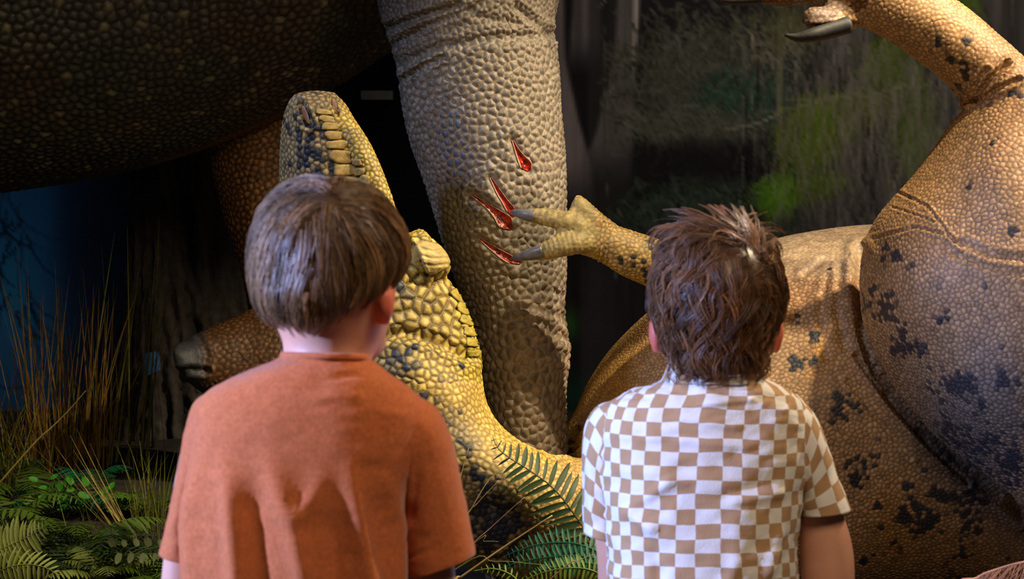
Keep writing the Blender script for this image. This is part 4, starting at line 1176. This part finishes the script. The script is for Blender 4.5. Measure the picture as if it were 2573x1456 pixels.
car = union([loft([(1730, 584, 1850, 582, 2.65, 0.04), (1694, 600, 1895, 596, 2.65, 0.07), (1672, 632, 1926, 628, 2.65, 0.09), (1653, 676, 1950, 672, 2.645, 0.099), (1645, 725, 1960, 722, 2.638, 0.098), (1646, 770, 1958, 770, 2.63, 0.088), (1660, 815, 1940, 815, 2.622, 0.075), (1676, 855, 1925, 855, 2.618, 0.062), (1690, 895, 1912, 895, 2.615, 0.05),
                   (1696, 925, 1908, 922, 2.612, 0.042), (1706, 945, 1900, 940, 2.61, 0.033), (1725, 955, 1870, 950, 2.61, 0.018)], 44, 4)[:2]], 0.005, 3)


def spike2(s, n_, t, ph):
    x, y, d = project(s[None, :])
    a = float(smooth(690, 600, y[0])) * 0.024 * t ** 1.5
    b = float(smooth(860, 930, y[0])) * 0.009 * math.sin(ph + 4 * t)
    return n_ * (a + b) + UP * a * 0.5 + RIGHT * a * 0.7 * math.sin(ph)


hm = hair_mesh('hair', car, P(1885, 672, 2.572), 900, 8, 0.085, 0.0060, 1.0, lin(120, 82, 52), spike=spike2, seed=21, side=0.45, spread=0.0042)
hr = add('hair', hm, boy2); hr['label'] = 'tousled wavy brown hair reaching the collar'

m = bpy.data.materials.new('checked_cotton'); m.use_nodes = True; nt = m.node_tree; b = nt.nodes['Principled BSDF']
b.inputs['Roughness'].default_value = 0.9; b.inputs['Specular IOR Level'].default_value = 0.1; b.inputs['Sheen Weight'].default_value = 0.15
at = nt.nodes.new('ShaderNodeAttribute'); at.attribute_name = 'weave'
nz = nt.nodes.new('ShaderNodeTexNoise'); nz.inputs['Scale'].default_value = 16
tcn = nt.nodes.new('ShaderNodeTexCoord'); nt.links.new(tcn.outputs['Object'], nz.inputs['Vector'])
mp = nt.nodes.new('ShaderNodeVectorMath'); mp.operation = 'MULTIPLY'; mp.inputs[1].default_value = (1 / 0.0248, 1 / 0.0192, 0)
nt.links.new(at.outputs['Vector'], mp.inputs[0])
ad = nt.nodes.new('ShaderNodeVectorMath'); ad.operation = 'MULTIPLY_ADD'; ad.inputs[1].default_value = (0.42, 0.5, 0); ad.inputs[2].default_value = (200.3, 200.2, 0.5)
nt.links.new(nz.outputs['Color'], ad.inputs[0])
ad2 = nt.nodes.new('ShaderNodeVectorMath'); ad2.operation = 'ADD'; nt.links.new(mp.outputs[0], ad2.inputs[0]); nt.links.new(ad.outputs[0], ad2.inputs[1])
ck = nt.nodes.new('ShaderNodeTexChecker'); ck.inputs['Scale'].default_value = 1.0
ck.inputs['Color1'].default_value = (*lin(188, 150, 112), 1); ck.inputs['Color2'].default_value = (*lin(240, 236, 232), 1)
nt.links.new(ad2.outputs[0], ck.inputs['Vector']); nt.links.new(ck.outputs['Color'], b.inputs['Base Color'])
nb = nt.nodes.new('ShaderNodeTexNoise'); nb.inputs['Scale'].default_value = 500; nt.links.new(tcn.outputs['Object'], nb.inputs['Vector'])
bp = nt.nodes.new('ShaderNodeBump'); bp.inputs['Strength'].default_value = 0.3; bp.inputs['Distance'].default_value = 0.002
nt.links.new(nb.outputs['Fac'], bp.inputs['Height']); nt.links.new(bp.outputs['Normal'], b.inputs['Normal'])
M['check'] = m
sf = [([(1530, 1240), (1580, 1290), (1640, 1330)], 12, 0.007), ([(1540, 1320), (1600, 1270), (1680, 1215)], 12, 0.006), ([(1560, 1180), (1640, 1190), (1720, 1215)], 10, 0.004), ([(1600, 1060), (1720, 1055), (1850, 1075)], 8, 0.003),
      ([(1610, 1105), (1740, 1110), (1880, 1125)], 8, 0.0025), ([(1640, 1010), (1750, 1020), (1890, 1005)], 8, 0.003), ([(1780, 1290), (1860, 1260), (1960, 1240)], 10, 0.004), ([(1985, 1270), (1960, 1350), (1930, 1440)], 14, 0.006),
      ([(1600, 1340), (1640, 1380), (1660, 1456)], 16, -0.006), ([(1700, 1240), (1800, 1250), (1950, 1210)], 10, -0.003), ([(1570, 1400), (1560, 1456), (1550, 1500)], 12, 0.005), ([(1900, 1330), (1850, 1400), (1830, 1480)], 14, 0.004)]
shirt = [(1700, 932, 1900, 940, 2.652, 0.056), (1688, 942, 1908, 946, 2.652, 0.060), (1660, 955, 1925, 955, 2.652, 0.066), (1618, 972, 1962, 974, 2.653, 0.073), (1570, 992, 2000, 998, 2.654, 0.080), (1525, 1018, 2028, 1026, 2.655, 0.086), (1502, 1060, 2040, 1070, 2.655, 0.091), (1500, 1130, 2036, 1140, 2.655, 0.095),
         (1508, 1220, 2020, 1220, 2.655, 0.097), (1516, 1310, 2006, 1310, 2.655, 0.098), (1524, 1400, 2000, 1400, 2.655, 0.099), (1526, 1500, 2004, 1500, 2.656, 0.10), (1522, 1700, 2008, 1700, 2.66, 0.102), (1516, 1960, 2014, 1960, 2.67, 0.106)]
t2 = add('checked_shirt', cloth(shirt, 150, 9, [(a_, b_, c_ * 1.35) for a_, b_, c_ in sf], 0.009, 14, True), boy2); t2.data.materials.append(M['check']); with_thickness(t2)
t2['label'] = 'beige and white checked short-sleeved shirt'
for st, fo in [([(1570, 1020, 1590, 1120, 2.66, 0.045), (1530, 1010, 1575, 1150, 2.665, 0.052), (1492, 1030, 1568, 1185, 2.67, 0.054), (1468, 1080, 1562, 1220, 2.675, 0.052), (1462, 1160, 1556, 1260, 2.68, 0.05), (1464, 1250, 1556, 1310, 2.685, 0.05), (1464, 1336, 1556, 1362, 2.688, 0.051)],
                [([(1490, 1080), (1480, 1180), (1490, 1300)], 10, 0.004)]),
               ([(1985, 1010, 1970, 1110, 2.66, 0.045), (2025, 1016, 1990, 1150, 2.66, 0.053), (2055, 1062, 2004, 1200, 2.662, 0.055), (2084, 1140, 2008, 1240, 2.665, 0.053), (2110, 1212, 2008, 1272, 2.668, 0.053), (2136, 1278, 2008, 1294, 2.67, 0.054)],
                [([(2060, 1100), (2040, 1170), (2020, 1230)], 12, 0.005), ([(2090, 1170), (2050, 1200)], 10, 0.004)])]:
    o = add('sleeve', cloth(st, 64, 8, fo, 0.004, 19, True), t2); o.data.materials.append(M['check']); with_thickness(o)
# stand-and-fold collar
cst = [(1686, 905, 1906, 912, 2.654, 0.062), (1678, 920, 1910, 926, 2.653, 0.066), (1668, 945, 1918, 948, 2.652, 0.071), (1660, 958, 1926, 960, 2.652, 0.074)]
o = add('collar', cloth(cst, 80, 4, (), 0.002, 23, True), t2); o.data.materials.append(M['check']); with_thickness(o)
v, f, _ = loft([(1512, 1900, 2016, 1900, 2.67, 0.103), (1508, 2050, 2020, 2050, 2.675, 0.106), (1510, 2220, 2018, 2220, 2.68, 0.104)], 60, 6, True, 2.3)
sh = add('shorts', mesh_from('shorts', v, f, M['shorts2']), boy2)
for s in (-1, 1):
    v, f = tube([(x2c + s * 0.062, 2.605, 0.56), (x2c + s * 0.062, 2.605, 0.45), (x2c + s * 0.064, 2.605, 0.34)], [0.074, 0.076, 0.074], 24, 5)
    add('trouser_leg', mesh_from('trouser_leg', v, f, M['shorts2']), sh)

# ------------------------------------------------------------------ tree, plants and small things
def ground_hit(px, py):
    ray = P(px, py, 1.0) - CAM
    for d in np.arange(3.1, 6.8, 0.005):
        q = CAM + ray * d
        if q[2] <= ground_z(q[0], q[1]): return q
    q = CAM + ray * 6.5; q[2] = ground_z(q[0], q[1]); return q


def ground_at(px, d):
    q = P(px, 1200, d); q[2] = float(ground_z(q[0], q[1])); return q


# dark tree trunk with deep vertical bark ridges
st = [(360, -160, 610, -160, 6.15, 0.13), (345, 100, 625, 100, 6.15, 0.14), (338, 380, 640, 380, 6.15, 0.15), (335, 600, 660, 600, 6.15, 0.16), (325, 850, 690, 850, 6.15, 0.18), (305, 1010, 730, 1010, 6.15, 0.2), (270, 1150, 790, 1150, 6.15, 0.23), (230, 1260, 840, 1260, 6.15, 0.25)]
v, f, info = loft(st, 170, 24, True)
nr = len(info); th = np.tile(np.linspace(0, 2 * np.pi, 170, endpoint=False), nr); row = np.repeat(np.arange(nr), 170)
cc_, ss_ = np.cos(th), np.sin(th); zv = v[:, 2]
q = np.c_[cc_ * 1.0, ss_ * 1.0, zv * 0.55]
rid = 1 - np.abs(2 * fbm(q, 7.0, 3, 3) - 1) * 2.2
rid2 = 1 - np.abs(2 * fbm(np.c_[cc_, ss_, zv * 1.6], 15.0, 8, 2) - 1) * 2
cen = np.repeat(np.array([i[0] for i in info]), 170, axis=0)
out = (v - cen); out[:, 2] = 0; out /= np.linalg.norm(out, axis=1)[:, None] + 1e-6
hh = 0.020 * np.clip(rid, -1, 1) + 0.008 * np.clip(rid2, -1, 1)
v = v + out * hh[:, None]
me = mesh_from('tree_trunk', v, f, M['bark'])
set_col(me, np.clip(lin(80, 73, 65) * (0.28 + 0.75 * smooth(-0.4, 0.9, rid)[:, None]) * (0.6 + 0.8 * fbm(v, 12, 77, 2)[:, None]), 0, 1))
add('tree_trunk', me, None, 'dark tree trunk with deeply ridged bark behind the tall reeds', 'tree')

# added blue patch standing in for a gap onto the blue-lit wall, grey bar on the dark wall
bm = bmesh.new()
c = [P(360, 888, 5.75), P(398, 884, 5.75), P(402, 930, 5.75), P(368, 946, 5.75)]
vs = [bm.verts.new(p) for p in c] + [bm.verts.new(p + FWD * 0.008) for p in c]
for t in [(0, 1, 2, 3), (7, 6, 5, 4), (0, 4, 5, 1), (1, 5, 6, 2), (2, 6, 7, 3), (3, 7, 4, 0)]: bm.faces.new([vs[i] for i in t])
bmesh.ops.recalc_face_normals(bm, faces=bm.faces)
me = bpy.data.meshes.new('blue_gap_patch'); bm.to_mesh(me); bm.free(); me.materials.append(M['gap_patch'])
o = add('blue_gap_patch', me, None, 'small added blue patch for the blue wall showing past the dark tree trunk', 'gap_patch')
stk = P(384, 940, 5.757); gz = ground_z(stk[0], stk[1])
v, f = tube([stk, (stk[0], stk[1], float(gz) - 0.02)], [0.006, 0.006], 8, 3)
add('patch_stake', mesh_from('patch_stake', v, f, M['claw_dark']), o)  # added post that carries the patch
bm = bmesh.new(); bmesh.ops.create_cube(bm, size=1.0)
wy = WALLD * math.cos(PITCH) - 0.05
pc = P(946, 239, 6.75)
bmesh.ops.scale(bm, verts=bm.verts, vec=(0.112, 0.05, 0.032)); bmesh.ops.bevel(bm, geom=bm.edges[:], offset=0.004, segments=2)
bmesh.ops.translate(bm, verts=bm.verts, vec=(pc[0], wy + 0.02, pc[2]))
me = bpy.data.meshes.new('wall_bracket'); bm.to_mesh(me); bm.free(); me.materials.append(M['metal'])
add('wall_bracket', me, None, 'dim grey metal bar on the dark wall between belly and grey leg', 'bracket')


# ---- leaves
def leaflet_mesh(name, wid, m, curl=0.10, segs=5, tip=0.9, scal=False):
    vs = []; fs = []
    for i in range(segs + 1):
        t = i / segs
        w = wid * (math.sin(math.pi * min(1, 0.16 + 0.84 * t)) ** 0.7) * (1 if t < 1 else 0.02)
        z = -curl * t * t
        vs += [(t, -w, z + wid * 0.30), (t, 0, z), (t, w, z + wid * 0.30)]
    for i in range(segs):
        a = i * 3
        fs += [(a, a + 3, a + 4, a + 1), (a + 1, a + 4, a + 5, a + 2)]
    return mesh_from(name, vs, fs, m)


def frame(o, origin, xdir, nrm, L, wfac=1.0):
    x = np.asarray(xdir, float); x = x / np.linalg.norm(x)
    z = np.asarray(nrm, float); z = z - x * (z @ x); z = z / (np.linalg.norm(z) + 1e-9); y = np.cross(z, x)
    mtx = Matrix(((x[0] * L, y[0] * L * wfac, z[0] * L, origin[0]), (x[1] * L, y[1] * L * wfac, z[1] * L, origin[1]), (x[2] * L, y[2] * L * wfac, z[2] * L, origin[2]), (0, 0, 0, 1)))
    o.matrix_basis = mtx


def child(name, me, parent):
    o = bpy.data.objects.new(name, me); COL.objects.link(o); o.parent = parent
    o.matrix_parent_inverse = PINV[parent.name]
    return o


PINV = {}
LEAFM = {}
for key in ('fern', 'fern_dark', 'fern_teal', 'fern_lime', 'fern_pale'):
    LEAFM[key] = [leaflet_mesh('leaflet', w, M[key], c) for w, c in ((0.085, 0.10), (0.10, 0.2), (0.078, 0.34))]


def frond(parent, pts, key, npairs, lmax, nrm, fwdmix=0.35, droop=0.15, start=0.12, rad=0.0022, prof=None):
    """a midrib with its pairs of leaflets"""
    cl = catmull(pts, 8)
    seg = np.r_[0, np.cumsum(np.linalg.norm(np.diff(cl, axis=0), axis=1))]; tot = seg[-1]
    rr = np.linspace(rad, rad * 0.3, len(pts))
    v, f = tube(pts, rr, 5, 6)
    fo = add('frond', mesh_from('frond', v, f, M[key]), parent)
    PINV[fo.name] = Matrix.Identity(4)
    for i in range(npairs):
        t = start + (1 - start) * (i + 0.5) / npairs
        s = t * tot
        p = np.array([np.interp(s, seg, cl[:, a]) for a in range(3)])
        p2 = np.array([np.interp(min(s + 0.01, tot), seg, cl[:, a]) for a in range(3)]); p1 = np.array([np.interp(max(s - 0.01, 0), seg, cl[:, a]) for a in range(3)])
        T = (p2 - p1); T /= np.linalg.norm(T) + 1e-9
        n_ = nrm - T * (nrm @ T); n_ /= np.linalg.norm(n_); B = np.cross(n_, T)
        pf = prof(t) if prof else (math.sin(math.pi * min(1.0, 0.22 + 0.78 * (t - start) / (1 - start))) ** 0.8)
        L = lmax * max(pf, 0.08)
        for sd in (-1, 1):
            dr = B * sd + T * (fwdmix + random.uniform(-.1, .1)) + n_ * random.uniform(-.12, .12) + np.array([0, 0, -droop])
            o = child('leaflet', random.choice(LEAFM[key]), fo)
            frame(o, p, dr, n_ + B * sd * 0.25, L * random.uniform(0.88, 1.1), random.uniform(0.85, 1.25))
    return fo


def fern_px(label, fronds, base, group=None):
    e = empty('fern', base, label, 'fern', group)
    bpy.context.view_layer.update()
    for (pxs, d0, d1, key, npairs, lpx, fm, dr) in fronds:
        ds = np.linspace(d0, d1, len(pxs))
        pts = [P(a, b, d) for (a, b), d in zip(pxs, ds)]
        frond(e, pts, key, npairs, lpx * d0 / F, -FWD * 0.9 + np.array([0, 0, 0.4]), fm, dr)
    return e


def fern_wild(base, key, nf, L, label, lm=0.26, az0=0.0, azr=math.pi, npairs=14):
    e = empty('fern', base, label, 'fern', 'ferns on the mossy ground')
    for i in range(nf):
        az = az0 + azr * (2 * (i + random.random()) / nf - 1)
        l = L * random.uniform(0.7, 1.15); rise = random.uniform(0.35, 0.75)
        h = np.array([math.cos(az), math.sin(az), 0])
        pts = []
        for t in np.linspace(0, 1, 6):
            pts.append(np.asarray(base) + h * l * (0.9 * t) + np.array([0, 0, l * rise * (1.7 * t - 1.25 * t * t)]))
        frond(e, pts, key, npairs, l * lm, np.array([0, 0, 1.0]), 0.3, 0.18, 0.2, 0.0016)
    return e


# dark fern in front of the fallen neck
g = ground_at(1540, 3.70)
fern_px('dark green fern frond lying across the yellow neck beside the checked shirt', [
    ([(1540, 1490), (1490, 1370), (1440, 1290), (1390, 1228), (1330, 1183), (1285, 1155), (1252, 1128), (1238, 1098)], 3.70, 3.74, 'fern_dark', 22, 88, 0.45, 0.10)], g)
g = ground_at(1500, 3.55)
fern_px('deep teal green fern at the foot of the fallen neck', [
    ([(1560, 1440), (1510, 1392), (1440, 1366), (1360, 1368), (1300, 1385), (1262, 1402)], 3.60, 3.62, 'fern_teal', 22, 44, 0.25, 0.12),
    ([(1560, 1450), (1520, 1412), (1450, 1398), (1370, 1402), (1300, 1415), (1250, 1432)], 3.57, 3.58, 'fern_teal', 22, 40, 0.25, 0.12),
    ([(1570, 1470), (1530, 1430), (1470, 1416), (1400, 1425), (1330, 1440)], 3.56, 3.55, 'fern_teal', 18, 36, 0.25, 0.12)], g)
g = ground_at(1420, 3.5)
fern_px('lime green fern at the foot of the teal one', [
    ([(1560, 1490), (1500, 1440), (1440, 1428), (1370, 1438), (1310, 1462)], 3.52, 3.50, 'fern_lime', 20, 40, 0.2, 0.12),
    ([(1330, 1500), (1290, 1450), (1240, 1430), (1190, 1436)], 3.50, 3.48, 'fern_lime', 10, 22, 0.3, 0.05)], g)
# pale fern at the lower left and the wild ones about it
g = ground_at(-40, 4.0)
fern_px('pale yellow-green fern with long drooping leaflets', [
    ([(-60, 1410), (-10, 1386), (40, 1364), (90, 1338), (120, 1318)], 4.0, 4.0, 'fern_pale', 17, 74, 0.3, 0.35),
    ([(-60, 1480), (-10, 1440), (50, 1420), (110, 1426), (150, 1450)], 3.95, 3.92, 'fern_pale', 16, 60, 0.25, 0.4)], g)
for i, (x, y, key, nf, L, lab) in enumerate([
        (70, 1262, 'fern', 8, 0.20, 'olive fern under the shortest reeds'), (160, 1290, 'fern_teal', 7, 0.18, 'bluish green fern beside the bright round leaves'), (255, 1290, 'fern_dark', 8, 0.18, 'small dark fern behind the straw stalks'),
        (395, 1300, 'fern', 8, 0.20, 'fern with comb-like fronds beside the orange t-shirt'), (190, 1380, 'fern', 9, 0.22, 'spreading olive fern below the straw stalks'), (330, 1420, 'fern_dark', 9, 0.22, 'dark fern behind the pale round-leaved spray'),
        (120, 1440, 'fern_dark', 8, 0.20, 'dark fern between the pale fern and the olive one'), (20, 1330, 'fern', 8, 0.2, 'olive fern behind the pale yellow-green fern'), (260, 1460, 'fern_pale', 8, 0.16, 'low pale fern below the dark ferns'),
        (385, 1470, 'fern_lime', 8, 0.18, 'lime fern beside the orange sleeve'), (225, 1225, 'fern_teal', 7, 0.15, 'bluish green fern below the tall reeds'), (30, 1200, 'fern_dark', 7, 0.18, 'dark fern at the foot of the short reeds'),
        (560, 1420, 'fern_dark', 7, 0.2, 'dark fern hidden behind the orange t-shirt')]):
    fern_wild(ground_hit(x, y), key, nf, L, lab, 0.26)


# broad-leaved plants
def leafy(base, leaves, m, label, cat, wid, lpx, group=None):
    e = empty('leafy_plant', base, label, cat, group)
    PINV[e.name] = e.matrix_basis.inverted()
    lm = leaflet_mesh('leaf', wid, m, 0.12, 6)
    for (x, y, d, ang) in leaves:
        p = P(x, y, d)
        mid = (np.asarray(base) + p) / 2 + np.array([0, 0, 0.02])
        v, f = tube([base, mid, p], [0.0018, 0.0014, 0.001], 5, 4)
        st_ = add('stem', mesh_from('stem', v, f, m), e)
        a = math.radians(ang)
        dr = RIGHT * math.cos(a) - UP * math.sin(a) - FWD * random.uniform(-0.2, 0.5)
        o = child('leaf', lm, e)
        frame(o, p, dr, UP * 0.8 - FWD * 0.7 + RIGHT * random.uniform(-.4, .4), lpx * d / F * random.uniform(0.8, 1.2))


g = ground_hit(175, 1285)
leafy(g, [(150 + 18 * math.cos(k * 2.4) * (1 + k * 0.22), 1232 + 13 * math.sin(k * 2.4) * (1 + 0.2 * k), 4.75, k * 47) for k in range(15)], M['leaf_bright'], 'low plant with bright green round leaves behind the straw stalks', 'plant', 0.36, 26)
g = ground_hit(300, 1270)
leafy(g, [(290 + 16 * math.cos(k * 2.1) * (1 + k * 0.2), 1248 + 10 * math.sin(k * 2.1) * (1 + 0.2 * k), 4.8, k * 61) for k in range(9)], M['leaf_bright'], 'bright green leaves under the tuft of upright grass', 'plant', 0.34, 24)
g = ground_hit(290, 1452)
leafy(g, [(285 + 15 * k + 3 * (k % 2), 1382 + (10 if k % 2 else -8), 4.15, 250 if k % 2 == 0 else 110) for k in range(9)], M['leaf_pale'], 'spray of pale oval leaves beside the orange t-shirt', 'plant', 0.34, 26)


# ---- grasses
def blade_mesh(name, wid, bend, m, segs=8):
    vs = []; fs = []
    for i in range(segs + 1):
        t = i / segs; w = wid * (1 - 0.92 * t ** 1.5)
        x = bend * t * t; z = t - 0.35 * bend * bend * t ** 3
        vs += [(x, -w, z), (x + w * 0.5, 0, z), (x, w, z)]
    for i in range(segs):
        a = i * 3
        fs += [(a, a + 1, a + 4, a + 3), (a + 1, a + 2, a + 5, a + 4)]
    return mesh_from(name, vs, fs, m)


def clump(base, n, L, spread, lean, key, label, wid=0.006, name='grass_clump', bends=(0.05, 0.15, 0.3, 0.5), r0=0.03, group='grass clumps on the ground'):
    e = empty(name, base, label, 'grass', group)
    PINV[e.name] = e.matrix_basis.inverted()
    ms = [blade_mesh('blade', wid * random.uniform(0.7, 1.2), b, M[key]) for b in bends]
    for i in range(n):
        o = child('blade', random.choice(ms), e)
        az = random.uniform(0, 2 * math.pi); tl = abs(random.gauss(0, spread))
        l = L * random.uniform(0.45, 1.0)
        rot = Matrix.Rotation(az, 4, 'Z') @ Matrix.Rotation(tl, 4, 'Y') @ Matrix.Rotation(random.uniform(-.6, .6), 4, 'Z')
        ln = Matrix.Rotation(lean, 4, 'Y')
        off = Vector((random.gauss(0, r0), random.gauss(0, r0), -0.01))
        o.matrix_basis = Matrix.Translation(Vector(base) + off) @ ln @ rot @ Matrix.Scale(l, 4)


clump(ground_hit(112, 1185), 40, 0.66, 0.10, -0.06, 'reed', 'tall amber reeds before the blue backdrop', 0.0055, 'reed_clump', (0.03, 0.08, 0.15), 0.04)
clump(ground_hit(215, 1180), 70, 0.62, 0.16, 0.04, 'reed', 'broad clump of tall amber reeds before the tree trunk', 0.0055, 'reed_clump', (0.03, 0.1, 0.2), 0.05)
clump(ground_hit(285, 1170), 26, 0.74, 0.10, 0.10, 'grass', 'thin tall olive reeds leaning towards the tree trunk', 0.005, 'reed_clump', (0.03, 0.1), 0.05)
clump(ground_hit(15, 1215), 60, 0.38, 0.35, -0.1, 'grass', 'shaggy yellow-green grass below the blue backdrop', 0.008, 'grass_clump', (0.2, 0.5, 0.8), 0.04)
clump(ground_hit(70, 1200), 34, 0.34, 0.25, 0.0, 'reed', 'short brown reeds below the blue backdrop', 0.007, 'grass_clump', (0.1, 0.3), 0.04)
clump(ground_hit(362, 1335), 46, 0.24, 0.22, 0.0, 'grass', 'tuft of upright yellow-green grass beside the orange t-shirt', 0.010, 'grass_clump', (0.05, 0.2, 0.35), 0.018)
clump(ground_hit(410, 1330), 14, 0.22, 0.10, 0.0, 'grass', 'few upright grass blades right beside the orange sleeve', 0.010, 'grass_clump', (0.03, 0.1), 0.012)
clump(ground_hit(325, 1360), 22, 0.33, 0.10, -0.62, 'straw', 'straw stalks leaning left over the ferns', 0.006, 'grass_clump', (0.02, 0.06), 0.018)
clump(ground_hit(240, 1400), 26, 0.20, 0.75, 0.0, 'grass', 'splayed thin grass among the ferns', 0.007, 'grass_clump', (0.1, 0.3), 0.03)
clump(ground_hit(400, 1450), 30, 0.16, 0.6, 0.0, 'grass', 'low splayed grass at the orange sleeve hem', 0.010, 'grass_clump', (0.1, 0.4), 0.03)
clump(ground_at(1240, 3.6), 34, 0.24, 0.75, 0.2, 'straw', 'fine dry grass at the foot of the fallen neck', 0.004, 'grass_clump', (0.1, 0.3, 0.5), 0.06)

for pxs, d, r, key, lab in [
        ([(1120, 1480), (1160, 1450), (1260, 1380), (1388, 1296)], 3.45, 0.0032, 'straw', 'thick straw stem slanting up across the fallen neck'),
        ([(1150, 1345), (1185, 1278), (1230, 1205), (1266, 1180)], 3.6, 0.0016, 'straw', 'bent pale grass stem beside the orange sleeve'),
        ([(1150, 1330), (1200, 1265), (1254, 1208)], 3.62, 0.0013, 'straw', 'slender pale grass stem beside the bent one'),
        ([(1160, 1400), (1230, 1330), (1318, 1250)], 3.64, 0.0012, 'dry', 'thin brown grass stem over the dark scales'),
        ([(1180, 1375), (1215, 1362), (1252, 1362)], 3.6, 0.0014, 'grass', 'short yellow grass blade arching from the orange sleeve'),
        ([(1150, 1428), (1240, 1412), (1340, 1418), (1400, 1428)], 3.5, 0.0014, 'grass', 'long olive grass blade lying over the teal fern'),
        ([(1395, 1446), (1450, 1412), (1490, 1394)], 3.48, 0.0014, 'dry', 'brown grass stem over the lime fern'),
        ([(1165, 1170), (1172, 1150), (1178, 1118)], 3.64, 0.0010, 'straw', 'fine pale grass tip beside the orange shoulder'),
        ([(82, 1120), (130, 1075), (175, 1030), (216, 982)], 4.9, 0.003, 'straw', 'single straw stem slanting across the reeds')]:
    pts = [P(a, b, d) for a, b in pxs]
    q0 = np.array(pts[0]); dr = q0 - np.array(pts[1]); dr /= np.linalg.norm(dr); dr[2] = min(dr[2], -0.5)
    for _ in range(120):
        if q0[2] <= float(ground_z(q0[0], q0[1])): break
        q0 = q0 + dr * 0.012; dr[2] -= 0.02
    pts = [q0] + pts
    v, f = tube(pts, np.linspace(r, r * 0.4, len(pts)), 6, 6)
    add('reed', mesh_from('reed', v, f, M[key]), None, lab, 'reed')

# dry feathery frond at the lower right
e = ground_at(2480, 3.35)
root = add('dry_frond', None, None, 'dry pinkish brown feathery frond in front of the yellow hide', 'frond')
root.location = e
pts = [P(2400, 1500, 3.35), P(2455, 1454, 3.35), P(2500, 1434, 3.35), P(2573, 1414, 3.35), P(2680, 1400, 3.35)]
v, f = tube([e] + pts, [0.004, 0.0032, 0.003, 0.003, 0.0028, 0.002], 7, 6)
bpy.context.view_layer.update()
add('midrib', mesh_from('midrib', v, f, M['dry']), root)
cl = catmull(pts, 14); vs = []; fs = []
for i in range(260):
    p = cl[random.randrange(4, len(cl))] + np.array([random.uniform(-.004, .004), random.uniform(-.01, .01), 0])
    L = random.uniform(0.04, 0.1); a = random.uniform(-2.1, -1.2) - 0.5
    t_ = RIGHT * math.cos(a) + UP * math.sin(a) + FWD * random.uniform(-.3, .3)
    w = 0.0007; b_ = len(vs)
    p2 = p + t_ * L * 0.6; p3 = p + t_ * L + np.array([-0.01, 0, -0.01])
    sd = np.cross(t_, FWD); sd /= np.linalg.norm(sd)
    vs += [p - sd * w, p + sd * w, p2 - sd * w * .8, p2 + sd * w * .8, p3]
    fs += [(b_, b_ + 1, b_ + 3, b_ + 2), (b_ + 2, b_ + 3, b_ + 4)]
o = add('barbs', mesh_from('barbs', vs, fs, M['dry']), root); o['kind'] = 'stuff'
